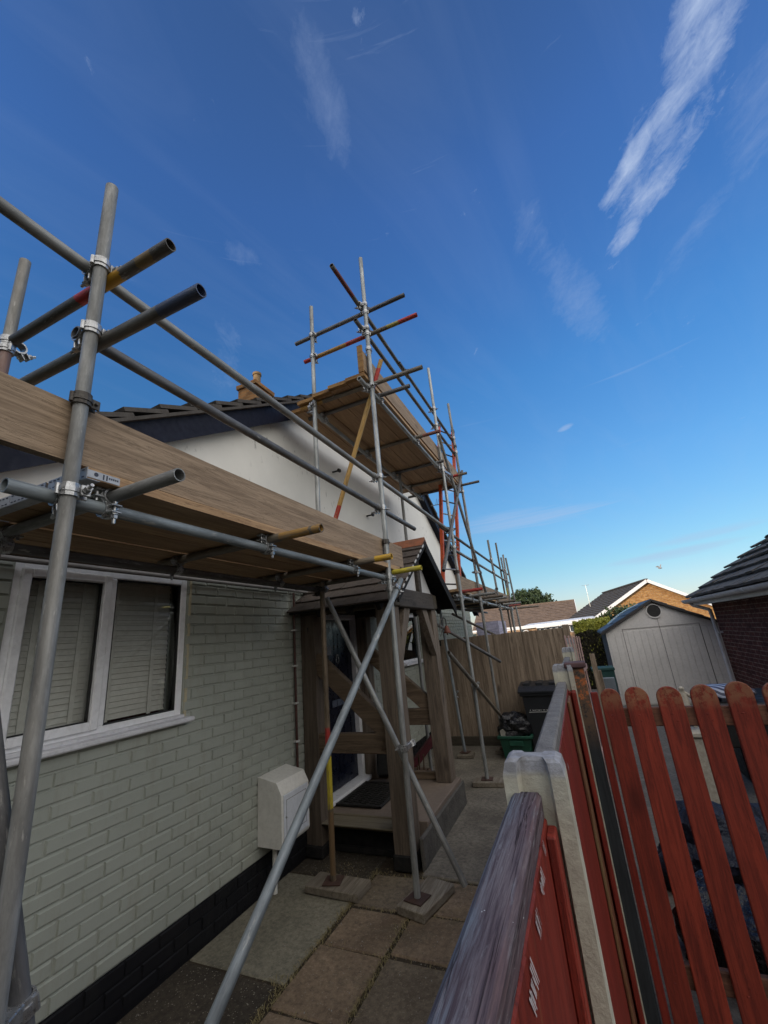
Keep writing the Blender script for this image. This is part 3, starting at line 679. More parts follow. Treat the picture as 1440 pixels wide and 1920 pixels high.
# ---- windows
def window(y0, y1, z0, z1, mull, sash, parent, blinds=True):
    W = MB(); x0, x1 = WX - .075, WX - .02; f = .055
    W.box(x0, x1, y0, y0 + f, z0, z1, .006); W.box(x0, x1, y1 - f, y1, z0, z1, .006)
    W.box(x0, x1, y0 + f, y1 - f, z1 - f, z1, .006); W.box(x0, x1, y0 + f, y1 - f, z0, z0 + f, .006)
    win = build('window', W, upvc, parent)
    panes = []
    if mull:
        s = MB(); s.box(x0, x1, mull - .03, mull + .03, z0 + f, z1 - f, .006); build('mullion', s, upvc, win)
        lo, hi = (y0 + f, mull - .03), (mull + .03, y1 - f)
        s = MB(); k = .052; a, b = lo[0] - .014, lo[1] + .014; c, d = z0 + f - .014, z1 - f + .014; q0, q1 = x1 - .012, x1 + .022
        s.box(q0, q1, a, a + k, c, d, .007); s.box(q0, q1, b - k, b, c, d, .007); s.box(q0, q1, a + k, b - k, c, c + k, .007); s.box(q0, q1, a + k, b - k, d - k, d, .007)
        build('opening_sash', s, upvc, win)
        panes = [(a + k, b - k, c + k, d - k), (hi[0], hi[1], z0 + f, z1 - f)]
    else: panes = [(y0 + f, y1 - f, z0 + f, z1 - f)]
    for (a, b, c, d) in panes:
        s = MB(); s.box(x0 + .02, x0 + .026, a, b, c, d); build('pane', s, glass, win)
        s = MB(); gk = .007; q0, q1 = x1 - .03, x1 - .008
        for bx in ((a, a + gk, c, d), (b - gk, b, c, d), (a, b, c, c + gk), (a, b, d - gk, d)): s.box(q0, q1, *bx)
        build('gasket', s, blackrub, win)
    if blinds:
        s = MB(); zz = z0 + .07; i = 0
        while zz < z1 - .06:
            dx = .014; ja = random.uniform(-.0025, .0025)
            s.add([(x0 - .06, y0 + .07, zz + .036 + ja), (x0 - .06, y1 - .07, zz + .036 - ja), (x0 - .06 + dx, y1 - .07, zz), (x0 - .06 + dx, y0 + .07, zz), (x0 - .063, y0 + .07, zz + .034), (x0 - .063, y1 - .07, zz + .034), (x0 - .063 + dx, y1 - .07, zz - .002), (x0 - .063 + dx, y0 + .07, zz - .002)],
                  [(0, 1, 2, 3), (4, 7, 6, 5), (0, 3, 7, 4), (1, 5, 6, 2), (2, 6, 7, 3)])
            zz += .0355; i += 1
        for yy in (y0 + .2, y1 - .2, mull - .12 if mull else y0 + .4, mull + .1 if mull else y0 + .6): s.box(x0 - .043, x0 - .04, yy - .014, yy + .014, z0 + .06, z1 - .06)
        build('venetian_blind', s, blindm, win)
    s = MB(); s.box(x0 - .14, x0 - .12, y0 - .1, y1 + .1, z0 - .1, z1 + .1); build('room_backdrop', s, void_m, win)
    s = MB(); s.box(WX - .08, WX + .075, y0 - .03, y1 + .05, z0 - .034, z0 - .002, .008); s.box(WX - .05, WX + .03, y0 + .01, y1 - .01, z0 - .002, z0 + .02, .004); build('sill', s, sillm, win)
    return win
wn = window(1.28, 2.47, 1.5, 2.53, 1.86, True, H)
s = MB(); s.box(WX - .02, WX + .002, 2.475, 2.5, 1.5, 2.53, .003); build('sealant_strip', s, creamm, wn)
w2 = window(6.97, 7.93, 1.5, 2.34, None, False, H, blinds=False)
s = MB()                                                # white bird-shaped sticker in the small window
s.prism([(WX - .03, 7.42, 1.86), (WX - .03, 7.52, 1.84), (WX - .03, 7.6, 1.92), (WX - .03, 7.62, 2.0), (WX - .03, 7.58, 2.0), (WX - .03, 7.5, 1.93)], (.004, 0, 0))
s.prism([(WX - .03, 7.3, 1.72), (WX - .03, 7.5, 1.7), (WX - .03, 7.52, 1.82), (WX - .03, 7.4, 1.85)], (.003, 0, 0)); build('sticker', s, whitem, w2)
# ---- door
m = MB(); m.box(WX - .1, WX - .05, 4.43, 5.22, .34, 2.22, .004)
for a, b, c, d in ((4.53, 4.79, .5, 1.05), (4.87, 5.12, .5, 1.05), (4.53, 4.79, 1.35, 2.05), (4.87, 5.12, 1.35, 2.05)):
    m.box(WX - .05, WX - .043, a, b, c, c + .018); m.box(WX - .05, WX - .043, a, b, d - .018, d); m.box(WX - .05, WX - .043, a, a + .018, c, d); m.box(WX - .05, WX - .043, b - .018, b, c, d)
dr = build('door', m, doorm, H)
m = MB(); m.box(WX - .05, WX - .036, 4.66, 4.99, 1.2, 1.275, .003); build('letterbox', m, simple('blue_grey_plate', (0.16, 0.19, 0.26), None, 0.3, 0.4), dr)
m = MB()
for k in range(14):
    a0, a1 = math.pi * 2 * k / 14, math.pi * 2 * (k + 1) / 14
    m.cyl((WX - .03, 4.82 + .03 * math.sin(a0), 1.73 + .045 * math.cos(a0)), (WX - .03, 4.82 + .03 * math.sin(a1), 1.73 + .045 * math.cos(a1)), .005, n=6)
m.sphere((WX - .035, 4.82, 1.785), .017); build('door_knocker', m, chrome, dr, smooth=True)
m = MB(); m.box(WX - .11, WX + .012, 4.37, 4.43, .28, 2.29, .005); m.box(WX - .11, WX + .012, 5.22, 5.29, .28, 2.29, .005); m.box(WX - .11, WX + .012, 4.43, 5.22, 2.22, 2.29, .005); m.box(WX - .1, WX + .09, 4.36, 5.34, .285, .33, .006)
build('door_frame', m, upvc, H)
m = MB(); m.box(WX - .042, WX - .036, 4.6, 4.69, 1.8, 1.9); build('number_plate', m, simple('grey_plate', (0.3, 0.3, 0.33)), dr)
# ---- fittings on the wall
m = MB(); m.cyl((WX + .03, 3.84, .8), (WX + .03, 3.84, 2.5), .013, n=10); pp = build('copper_pipe', m, pipem, H, smooth=True)
for z in (1.03, 1.38, 1.74, 2.1):
    m = MB(); m.box(WX, WX + .048, 3.815, 3.868, z - .009, z + .009, .003); build('pipe_clip', m, whitem, pp)
m = MB(); m.cyl((WX + .06, 8.55, .05), (WX + .06, 8.55, 2.5), .034, n=14); m.cyl((WX + .06, 8.1, .05), (WX + .06, 8.1, 2.5), .034, n=14); build('downpipe', m, simple('grey_downpipe', (0.17, 0.18, 0.19)), H, smooth=True)
m = MB(); m.box(WX, WX + .06, 6.18, 6.3, 3.42, 3.52, .01); m.obox((WX + .13, 6.24, 3.43), (.06, 0, -.025), (0, .085, 0), (.018, 0, .05), .01); m.obox((WX + .2, 6.24, 3.39), (.012, 0, -.005), (0, .1, 0), (.02, 0, .06), .004)
build('floodlight', m, blackrub, H)
m = MB()
for (y, z) in ((3.62, 4.62), (4.9, 4.32), (5.95, 3.9)): m.cyl((WX, y, z), (WX + .12, y, z), .014, n=8); m.box(WX + .1, WX + .13, y - .03, y + .03, z - .02, z + .02)
build('wall_tie', m, blackrub, H)
m = MB(); a = V((-2.5, 9.15, 4.98)); m.cyl(a - V((.1, 0, .1)), a + V((.12, .35, 0)), .01, n=6)
for k in range(5): p = a + V((.03 + .02 * k, .08 + .065 * k, 0)); m.cyl(p + V((-.02, 0, -.07)), p + V((.02, 0, .07)), .005, n=5)
build('tv_aerial', m, simple('dull_aerial', (0.1, 0.1, 0.1)), H)
m = MB()
for k in range(34):                                     # bird-deterrent spikes along the near eave
    y = 0.9 + k * .035; z = 6.34 - SL * (APY - 2.2) + .36
    m.cyl((-3.9 + k * .02, 1.95 + k * .0, 3.78), (-3.93 + k * .02, 1.9, 3.86), .003, n=4)
build('bird_spikes', m, blackrub, H)

mb_ = thing('meter_box', (-2.8, 3.49, .3), 'white plastic gas meter box on the green brick wall below the copper pipe', 'meter box')
m = MB(); a = WX + .004
prof = [(a, .36), (a + .235, .355), (a + .25, .38), (a + .25, .74), (a + .2, .83), (a, .87)]
m.prism([(x, 3.29, z) for x, z in prof], (0, .4, 0)); build('casing', m, meterm, mb_)
m = MB(); m.box(a + .25, a + .259, 3.315, 3.665, .395, .735, .004); d = build('door', m, meterd, mb_)
m = MB()
for b in ((3.345, 3.635, .69, .694), (3.345, 3.635, .44, .444), (3.345, 3.349, .44, .69), (3.631, 3.635, .44, .69)): m.box(a + .259, a + .2605, *b)
build('door_groove', m, simple('grey_line', (0.25, 0.26, 0.28)), d)
m = MB(); m.cyl((a + .259, 3.34, .57), (a + .264, 3.34, .57), .008); build('lock', m, chrome, d)
m = MB(); m.cyl((a + .09, 3.4, 0), (a + .09, 3.4, .36), .02, n=12); build('gas_pipe', m, meterm, mb_, smooth=True)

m = MB(); m.box(WX + .005, WX + .07, 3.99, 4.09, 1.92, 2.16, .01); m.cyl((WX + .1, 4.04, 1.9), (WX + .1, 4.04, 2.12), .05, .055, 16); m.cyl((WX + .1, 4.04, 1.86), (WX + .1, 4.04, 1.9), .03, .05, 16)
wl = build('wall_lantern', m, simple('black_metal_lantern', (0.03, 0.03, 0.03), None, 0.4), label='black wall lantern under the left eave of the porch', cat='lantern', smooth=True)

# ------------------------------------------------------------------ porch
PO = thing('porch', (-2.2, 4.75, 0), 'oak framed open porch with tiled gable roof in front of the navy door', 'porch')
fx = -1.665; ax_, bx_ = 3.95, 5.45
def post(name, x0, x1, y0, y1, z0, z1, mat=oak, lab=None):
    m = MB(); n = 9; hz = (z1 - z0) / n; base = [(x0, y0), (x1, y0), (x1, y1), (x0, y1)]; vs = []
    for k in range(n + 1):
        for (x, y) in base: vs.append((x + random.uniform(-.004, .004), y + random.uniform(-.004, .004), z0 + k * hz))
    fs = [(4 * k + i, 4 * k + (i + 1) % 4, 4 * k + 4 + (i + 1) % 4, 4 * k + 4 + i) for k in range(n) for i in range(4)] + [(0, 1, 2, 3), (4 * n + 3, 4 * n + 2, 4 * n + 1, 4 * n)]
    m.add(vs, fs); return build(name, m, mat, PO, label=lab)
post('post', fx - .18, fx, ax_, ax_ + .19, .12, 2.27); post('post', fx - .19, fx - .005, bx_ - .17, bx_ + .01, .28, 2.27)
post('post', -2.79, -2.62, ax_ + .04, ax_ + .2, .1, 2.27); post('post', -2.79, -2.64, bx_ - .15, bx_, .28, 2.27)
m = MB(); m.box(fx - .2, fx + .012, ax_ - .012, ax_ + .2, 0, .12, .01, .004); build('post_shoe', m, blackw, PO); m = MB(); m.box(-2.8, -2.6, ax_ + .02, ax_ + .21, 0, .1, .01, .004)
build('post_shoe', m, blackw, PO)
m = MB(); m.box(fx - .19, fx - .035, bx_ - .165, bx_ - .005, .281, .35); 
for yy in (ax_ + .1, bx_ - .08):
    m = MB(); m.box(-2.64, fx - .18, yy - .045, yy + .045, .88, 1.06, .008, .004); build('side_rail', m, oakh, PO)
    m = MB(); m.bar((-2.66, yy, 1.78), (fx - .14, yy, 1.03), .08, .18, bev=.008); build('diagonal_brace', m, oakh, PO)
    m = MB(); m.box(-2.8, fx + .03, yy - .07, yy + .07, 2.24, 2.42, .01, .004); build('wall_plate', m, oakyx, PO)
m = MB(); m.box(fx - .1, fx + .03, ax_ + .17, bx_ - .15, 2.235, 2.43, .01, .004); build('front_beam', m, oaky, PO)
for (ya, yb) in ((ax_ + .18, ax_ + .5), (bx_ - .16, bx_ - .48)):
    m = MB(); sg = 1 if yb > ya else -1
    m.prism([(fx - .08, ya, 1.86), (fx - .08, ya, 1.66), (fx - .08, yb + sg * .06, 2.235), (fx - .08, yb - sg * .12, 2.235)], (.075, 0, 0)); build('knee_brace', m, oak, PO)
m = MB(); m.bar((-2.3, bx_ - .08, 2.24), (-1.9, bx_ - .08, 1.9), .07, .1)
PY = 4.86; PR = 3.0
m = MB(); m.prism([(fx - .02, ax_ + .2, 2.43), (fx - .02, bx_ - .05, 2.43), (fx - .02, PY, 3.0)], (-.02, 0, 0)); build('gable_infill', m, simple('white_infill_panel', (0.62, 0.62, 0.62), (0.5, 0.5, 0.5)), PO)
m = MB(); m.box(fx - .02, fx + .025, PY - .05, PY + .05, 2.43, 2.92, .005); build('king_post', m, oaky, PO)
ps = (PR - 2.3) / (PY - 3.84)
pl = math.atan(ps)
for sgn in (1, -1):
    up = V((0, sgn * math.cos(pl), math.sin(pl))); ye = PY - sgn * 1.08; ze = PR - 1.08 * ps
    m = MB(); e = V((-2.79, ye, ze)); L = 1.08 / math.cos(pl)
    m.prism([e, e + V((1.25, 0, 0)), e + V((1.25, 0, 0)) + up * L, e + up * L], (0, 0, .022)); m2 = build('roof_boarding', m, blackw, PO)
    m = MB(); tiled(m, e + V((0, 0, .03)) - up * .04, (1, 0, 0), up, 1.28, 7, .19, .17, .016, .028, .004); build('tiles', m, tile_porch, PO)
    m = MB(); p0 = V((-1.525, ye, ze - .1)); bh = .05 if sgn == 1 else .14; b0 = V((0, 0, .14 - bh)); m.prism([p0 + b0, p0 + up * L + b0, p0 + up * L + V((0, 0, .14)), p0 + V((0, 0, .14))], (.02, 0, 0)); build('barge_board', m, blackw, PO)
    m = MB()
    for xx in (-1.75, -2.1, -2.45): m.bar(V((xx, ye, ze - .05)) + up * .05, V((xx, PY, PR - .05)), .045, .08)
    build('rafter', m, blackw, PO)
    if sgn == 1:
        m = MB()
        for k in range(9): q = V((-1.5, ye, ze + .055)) + up * (.05 + k * .135); m.obox(q, up * .03, (.006, 0, 0), (0, 0, .008))
        build('mortar_bedding', m, simple('white_mortar', (0.5, 0.5, 0.5)), PO)
m = MB()
for k in range(4): m.prism([(-2.79 + k * .32, PY - .12, PR - .02), (-2.79 + k * .32, PY, PR + .1), (-2.79 + k * .32, PY + .12, PR - .02), (-2.79 + k * .32, PY, PR + .06)], (.316, 0, 0))
build('ridge_tile', m, terr, PO)
m = MB(); m.box(-2.8, -1.62, 4.24, 5.5, 0.02, .275, .006); build('floor_slab', m, [slabm], PO)
m = MB(); m.box(-1.62, -1.585, 3.99, 5.52, -.02, .24, .012, .008); build('slab_edge', m, conc_side, PO)
m = MB(); m.box(-2.62, -1.85, 4.205, 4.238, .17, .295, .006); m.box(-2.62, -1.7, 3.99, 4.205, .275, .283); build('step_board', m, steppl, PO)
m = MB(); m.box(-2.62, -1.84, 4.16, 4.19, .0, .05, .004); m.box(-2.62, -1.84, 4.21, 4.235, .0, .17); build('step_riser', m, blackw, PO)
m = MB(); m.box(-2.64, -1.85, bx_ - .09, bx_ - .03, .277, .36, .006); build('kick_rail', m, oakh, PO)

m = MB(); mx0, mx1, my0, my1, mz = -2.72, -2.18, 4.42, 5.14, .284
m.box(mx0, mx1, my0, my0 + .03, mz, mz + .022, .004); m.box(mx0, mx1, my1 - .03, my1, mz, mz + .022, .004); m.box(mx0, mx0 + .03, my0, my1, mz + .001, mz + .02, .004); m.box(mx1 - .03, mx1, my0, my1, mz + .001, mz + .02, .004)
for r_ in range(6):
    for c_ in range(13):
        x = mx0 + .045 + r_ * .078; y = my0 + .045 + c_ * .05 + (.02 if r_ % 2 else 0)
        if y < my1 - .06: m.box(x, x + .066, y, y + .02, mz, mz + .018, .004)
m.box(mx0 + .02, mx1 - .02, my0 + .02, my1 - .02, mz - .002, mz + .004)
build('doormat', m, matm, label='black open rubber doormat on the porch floor in front of the door', cat='doormat')
bl = thing('bell', (-1.6, 5.47, 1.95), 'small rusty hanging bell on a bracket at the right hand porch post', 'bell')
m = MB(); bp = V((-1.62, 5.72, 1.93)); m.cyl(bp, bp + V((0, 0, .02)), .05, .05, 14); m.cyl(bp + V((0, 0, .02)), bp + V((0, 0, .1)), .045, .02, 14); m.sphere(bp + V((0, 0, -.01)), .012); build('bell_body', m, simple('rusty_iron', (0.16, 0.045, 0.025), (0.07, 0.03, 0.02)), bl, smooth=True)
m = MB(); pts = [V((-1.64, 5.46, 1.98)), V((-1.63, 5.5, 2.1)), V((-1.62, 5.6, 2.14)), V((-1.62, 5.7, 2.12)), V((-1.62, 5.72, 2.03))]; m.path(pts, .007, 6); m.path([V((-1.64, 5.46, 1.9)), V((-1.63, 5.58, 2.02)), V((-1.62, 5.6, 2.14))], .006, 6); build('bracket', m, clampd, bl)
# things stored in the porch
m = MB(); m.obox((-2.45, 5.22, .49), (.11, .02, 0), (-.02, .1, 0), (.0, .02, .13), .03, .01); m.sphere((-2.45, 5.2, .66), .1, 10, 7, (1, .8, .6))
build('boot_bag', m, blackrub, label='black bag standing on the porch floor behind the front post', cat='bag', smooth=True)
m = MB(); m.bar((-2.5, 5.85, .18), (-2.1, 6.1, .62), .1, .04, bev=.006); m.bar((-2.5, 5.8, .12), (-2.12, 6.04, .55), .03, .09)
build('garden_tool_case', m, simple('dark_red_case', (0.1, 0.012, 0.02)), label='dark red case leaning on the wall behind the porch', cat='case')
lg = MB()
for k in range(16):
    p = V((-2.35 + random.uniform(-.2, .2), 5.75 + random.uniform(-.1, .1), 0)); q = p + V((random.uniform(-.12, .12), random.uniform(-.1, .1), random.uniform(.25, .5))); lg.cyl(p, q, .012, .008, 6)
lg.box(-2.55, -2.12, 5.62, 5.9, 0, .26, .02)
build('stick_basket', lg, simple('brown_wicker', (0.12, 0.07, 0.04), (0.05, 0.03, 0.02), 0.9, 0, 30, 60, 1.0), label='brown basket of sticks behind the porch post', cat='basket')

# ------------------------------------------------------------------ scaffold
SX = -1.47
SF = thing('scaffold', (SX, 3.5, 0), 'galvanised steel tube scaffold with two lifts along the gable wall', 'scaffold')
TR = .02415
def tube(name, a, b, mat='galv', bands=None, base=None, label=None):
    a = V(a); b = V(b); d = b - a; L = d.length
    q = d.to_track_quat('Z', 'Y').to_matrix().to_4x4()
    M = Matrix.Translation(a) @ q
    m = MB(); n = 24; seg = max(1, int(L / .8)); vs = []
    ox = random.uniform(-.002, .002)
    for k in range(seg + 1):
        for i in range(n): an = 2 * math.pi * i / n; vs.append((TR * math.cos(an) + ox * math.sin(math.pi * k / seg), TR * math.sin(an), L * k / seg))
    fs = [(n * k + i, n * k + (i + 1) % n, n * k + n + (i + 1) % n, n * k + n + i) for k in range(seg) for i in range(n)]
    m.add(vs, fs)
    ri = TR - .004
    for zz, dz in ((0, 1), (L, -1)):
        o = [(TR * math.cos(2 * math.pi * i / n), TR * math.sin(2 * math.pi * i / n), zz) for i in range(n)]
        i1 = [(ri * math.cos(2 * math.pi * i / n), ri * math.sin(2 * math.pi * i / n), zz) for i in range(n)]
        i2 = [(ri * math.cos(2 * math.pi * i / n), ri * math.sin(2 * math.pi * i / n), zz + dz * min(.25, L * .4)) for i in range(n)]
        f = [(i, (i + 1) % n, n + (i + 1) % n, n + i) for i in range(n)] + [(n + i, n + (i + 1) % n, 2 * n + (i + 1) % n, 2 * n + i) for i in range(n)] + [tuple(range(2 * n, 3 * n))]
        m.add(o + i1 + i2, f)
    mt = tube_mat(name + '_paint', base or (0.25, 0.25, 0.25), bands) if bands else MT[mat]
    return build(name, m, mt, SF, M=M, smooth=True, label=label)
NC = [0]
def ring(m, c, ax, toward, r=.0315, h=.046, bolt=True, flip=1):
    ax = V(ax).normalized(); c = V(c); toward = V(toward).normalized(); side = ax.cross(toward).normalized() * flip
    m.hollow(c - ax * h / 2, c + ax * h / 2, r, TR + .0003, 16)
    m.hollow(c - ax * h * .18, c + ax * h * .18, r + .0035, r - .001, 16)
    if bolt:                                            # hinged flap, eye bolt and nut
        o = c - toward * .006 + side * (r + .012)
        m.obox(o - toward * .012, side * .016, toward * .004, ax * h * .42, .002); m.obox(o + toward * .014, side * .016, toward * .004, ax * h * .42, .002)
        m.cyl(o - toward * .055, o + toward * .03, .0065, n=8); m.cyl(o - toward * .036, o - toward * .022, .0125, n=6); m.cyl(o - toward * .02, o - toward * .017, .015, n=10)
        hg = c - side * (r + .002); m.cyl(hg - ax * h * .4, hg + ax * h * .4, .008, n=8)
def coupler(pa, da, pb, db, mat=None, f1=1, f2=1):
    pa = V(pa); pb = V(pb); da = V(da); db = V(db); m = MB(); t_ = (pb - pa)
    if t_.length < 1e-4: t_ = V((1, 0, 0))
    ring(m, pa, da, t_, flip=f1); ring(m, pb, db, -t_, flip=f2)
    mid = (pa + pb) / 2; n_ = t_.normalized(); m.obox(mid, n_ * (max(t_.length / 2 - TR + .004, .006)), n_.cross(da).normalized() * .02, V(da).normalized() * .02, .003)
    NC[0] += 1
    return build('coupler', m, mat or clampm, SF)
def single(p, d, toward, mat=None, f=1):
    m = MB(); ring(m, p, d, toward, flip=f); return build('coupler', m, mat or clampm, SF)
Z = V((0, 0, 1)); X = V((1, 0, 0)); Y = V((0, 1, 0)); G = .052
# standards (outer row): (foot), (top)
st = {1: ((SX, .79, 0), (SX, .78, 3.9)), 2: ((SX - .01, 3.5, .07), (SX, 3.53, 6.27)), 3: ((SX, 6.19, .06), (SX, 6.15, 6.4)), 4: ((SX, 7.7, .06), (SX, 7.41, 6.36)), 5: ((SX, 9.95, 0), (SX, 9.55, 3.91)), 6: ((SX, 11.25, 0), (SX, 11.8, 3.9))}
for k, (a, b) in st.items(): tube('standard', a, b, 'galv' if k in (1, 5) else 'galv_light' if k in (2, 3) else 'galv')
def sp(k, z):
    a, b = V(st[k][0]), V(st[k][1]); f = (z - a.z) / (b.z - a.z); return a + (b - a) * f
tube('standard', (-2.2, .82, 0), (-2.2, .82, 3.92), bands=[(3.0, 3.4, (0.2, 0.12, 0.1))], base=(0.24, 0.235, 0.22))
tube('standard', (-2.24, 3.56, .06), (-2.2, 3.52, 2.5), bands=[(0.05, .5, (0.16, 0.1, 0.05)), (.52, .92, (0.5, 0.4, 0.03)), (.93, 1.15, (0.4, 0.035, 0.03))], base=(0.2, 0.15, 0.1), label='brown standard painted yellow and red near its foot')
tube('standard', (-2.2, 3.5, 2.62), (-2.19, 3.54, 5.9), 'galv_light')
tube('standard', (-2.2, 6.1, 0), (-2.2, 6.1, 4.6), 'galv'); tube('standard', (-2.07, 7.45, .05), (-2.2, 7.45, 2.5), 'steelblue')
tube('standard', (-1.6, 11.9, 0), (-1.6, 11.72, 4.25), 'brown'); tube('standard', (-1.53, 12.05, 0), (-1.55, 11.9, 3.85), bands=[(2.6, 3.0, (0.5, 0.45, 0.05))], base=(0.3, 0.29, 0.28)); tube('standard', (-1.4, 12.6, 0), (-1.45, 12.1, 3.85), 'galv')
# lower lift ledgers and rails
lx = SX - G
tube('ledger', (lx, .63, 2.465), (lx, 3.75, 2.46), 'steelblue')
tube('ledger', (lx, 6.02, 2.44), (lx, 12.3, 2.43), 'galv_light')
tube('ledger', (-2.25, .4, 2.455), (-2.25, 3.62, 2.44), 'galv_dark'); tube('ledger', (-2.25, 6.0, 2.42), (-2.25, 12.3, 2.42), 'galv_dark')
tube('guard_rail', (lx, -.35, 3.455), (lx, 6.3, 3.465), 'galv'); tube('guard_rail', (lx + .005, .75, 3.13), (lx + .005, 4.52, 3.135), 'galv_dark')
tube('guard_rail', (lx - G * .9, 5.9, 3.47), (lx - .03, 12.75, 3.46), 'galv_dark'); tube('guard_rail', (lx, 6.12, 3.18), (lx, 12.4, 3.18), 'galv')
# end rails of near bay
tube('guard_rail', (-2.9, .83, 3.42), (-1.13, .83, 3.43), bands=[(1.22, 1.36, (0.42, 0.03, 0.03)), (1.38, 1.5, (0.5, 0.27, 0.02)), (1.6, 1.68, (0.2, 0.14, 0.06))], base=(0.13, 0.125, 0.115), label='dark end rail with red and yellow paint')
tube('guard_rail', (-2.6, .83, 3.125), (-.955, .83, 3.12), bands=[(0, .38, (0.24, 0.2, 0.06)), (1.45, 1.65, (0.05, 0.07, 0.13))], base=(0.17, 0.165, 0.15))
# lower transoms
for y, xr, xl, bd, bs in ((.95, -1.15, -2.6, None, 'galv'), (1.86, -1.15, -2.42, [(1.0, 1.2, OCH), (1.22, 1.27, OCH)], (0.2, 0.17, 0.13)), (2.9, -1.18, -2.5, [(1.18, 1.4, YEL)], (0.24, 0.2, 0.15)), (3.62, -1.19, -2.6, [(1.12, 1.5, (0.5, 0.42, 0.04))], (0.2, 0.185, 0.16))):
    if bd: tube('transom', (xl, y + .03, 2.515), (xr, y, 2.515), bands=bd, base=bs)
    else: tube('transom', (xl, y + .03, 2.515), (xr, y, 2.515), bs)
    coupler((xr - .37 if False else lx, y, 2.515), X, (lx, y, 2.463), Y, f1=-1, f2=1)
    coupler((-2.25, y + .025, 2.515), X, (-2.25, y + .025, 2.455), Y, f2=-1)
for k, (y, mt) in enumerate(((6.35, 'r'), (7.05, 'galv'), (7.8, 'brown'), (8.3, 'galv'), (9.6, 'brown'), (10.6, 'galv'), (11.4, 'r2'))):
    if mt == 'r': tube('transom', (-2.5, y, 2.5), (-1.17, y, 2.52), bands=[(.95, 1.4, RED)], base=(0.2, 0.16, 0.14), label='transom with red painted end')
    elif mt == 'r2': tube('transom', (-2.5, y, 2.49), (-1.2, y, 2.49), bands=[(.8, 1.4, (0.25, 0.06, 0.05))], base=(0.2, 0.15, 0.13))
    else: tube('transom', (-2.5, y, 2.495), (-1.1, y, 2.495), mt)
    coupler((lx, y, 2.495), X, (lx, y, 2.44), Y)
tube('transom', (-1.9, 12.2, 2.46), (-.85, 12.5, 2.45), 'brown')
# couplers of the near standards
coupler(sp(1, 2.48), Z, (lx, .79, 2.465), Y, f1=-1); coupler(sp(1, 3.46), Z, (lx, .78, 3.455), Y, f1=-1); coupler(sp(1, 3.14), Z, (lx, .78, 3.13), Y, f1=-1)
single(sp(1, 2.83), Z, X, clampd); single((-2.2, .82, 3.42), Z, Y); single((-2.2, .82, 3.14), Z, Y); coupler((-2.2, .82, 3.38), Z, (-2.2, .86, 3.41), X)
coupler(sp(2, 2.46), Z, (lx, 3.5, 2.46), Y, f1=-1); coupler(sp(2, 3.46), Z, (lx, 3.5, 3.46), Y, f1=-1); coupler(sp(2, 3.13), Z, (lx, 3.5, 3.135), Y, f1=-1)
single(sp(2, 2.79), Z, X, clampd); coupler(sp(2, 2.35), Z, (SX + G, 3.53, 2.35), V((0, -.78, -.62)))
coupler((-2.2, 3.52, 2.44), Z, (-2.25, 3.52, 2.44), Y, clampd)
for z in (3.46, 3.18, 2.44): coupler(sp(3, z), Z, (lx, sp(3, z).y, z), Y, f1=-1)
for z in (2.95, 2.45, 3.18): single(sp(4, z), Z, X)
for k in (5, 6):
    for z in (3.47, 3.18, 2.43): single(sp(k, z), Z, X)
single(sp(5, 2.8), Z, X, clampd); single(sp(3, 2.8), Z, X, clampd)
# braces
tube('brace', (SX + G, 3.66, 2.44), (SX + G, .62, .06), 'steelblue')
tube('brace', (-2.2, 3.6, 2.36), (-1.14, 3.62, .12), 'galv'); coupler(sp(2, 1.06), Z, (SX + .02, 3.6, 1.07), V((1.06, 0, -2.24)))
tube('brace', (SX - .058, .475, 2.7), (SX - .058, 1.09, .22), 'galv_dark'); coupler(sp(1, 1.07), Z, (SX - .058, .882, 1.07), V((0, .245, -1)), f1=-1)
tube('brace', (SX + G, 6.0, 5.0), (SX + G, 8.0, 2.55), 'galv'); tube('brace', (SX + G, 7.5, 4.9), (SX + G, 5.2, 2.7), 'galv_dark')
tube('brace', (SX + G, 4.95, 1.71), (SX + G, 8.9, -.02), bands=[(1.4, 3.4, (0.2, 0.17, 0.13))], base=(0.25, 0.235, 0.21)); coupler(sp(3, 1.21), Z, (SX + G, 6.11, 1.21), V((0, 3.95, -1.73)))
coupler(sp(4, 2.95), Z, (SX + G, 7.68, 2.95), V((0, 2, -2.45))); coupler(sp(3, 4.45), Z, (SX + G, 6.45, 4.45), V((0, 2, -2.45)))
tube('brace', (-2.2, 6.1, 2.3), (-1.3, 7.6, 1.4), 'galv_dark'); tube('brace', (-2.2, 8.3, 2.3), (-1.5, 9.8, 1.7), 'brown')
tube('brace', (-1.36, 3.58, 4.82), (-2.06, 3.6, 3.13), bands=[(0.0, .1, OCH), (.1, .34, RED), (.34, 1.66, (0.4, 0.24, 0.07)), (1.66, 1.95, RED)], base=(0.33, 0.22, 0.1), label='ochre painted diagonal brace with red ends')
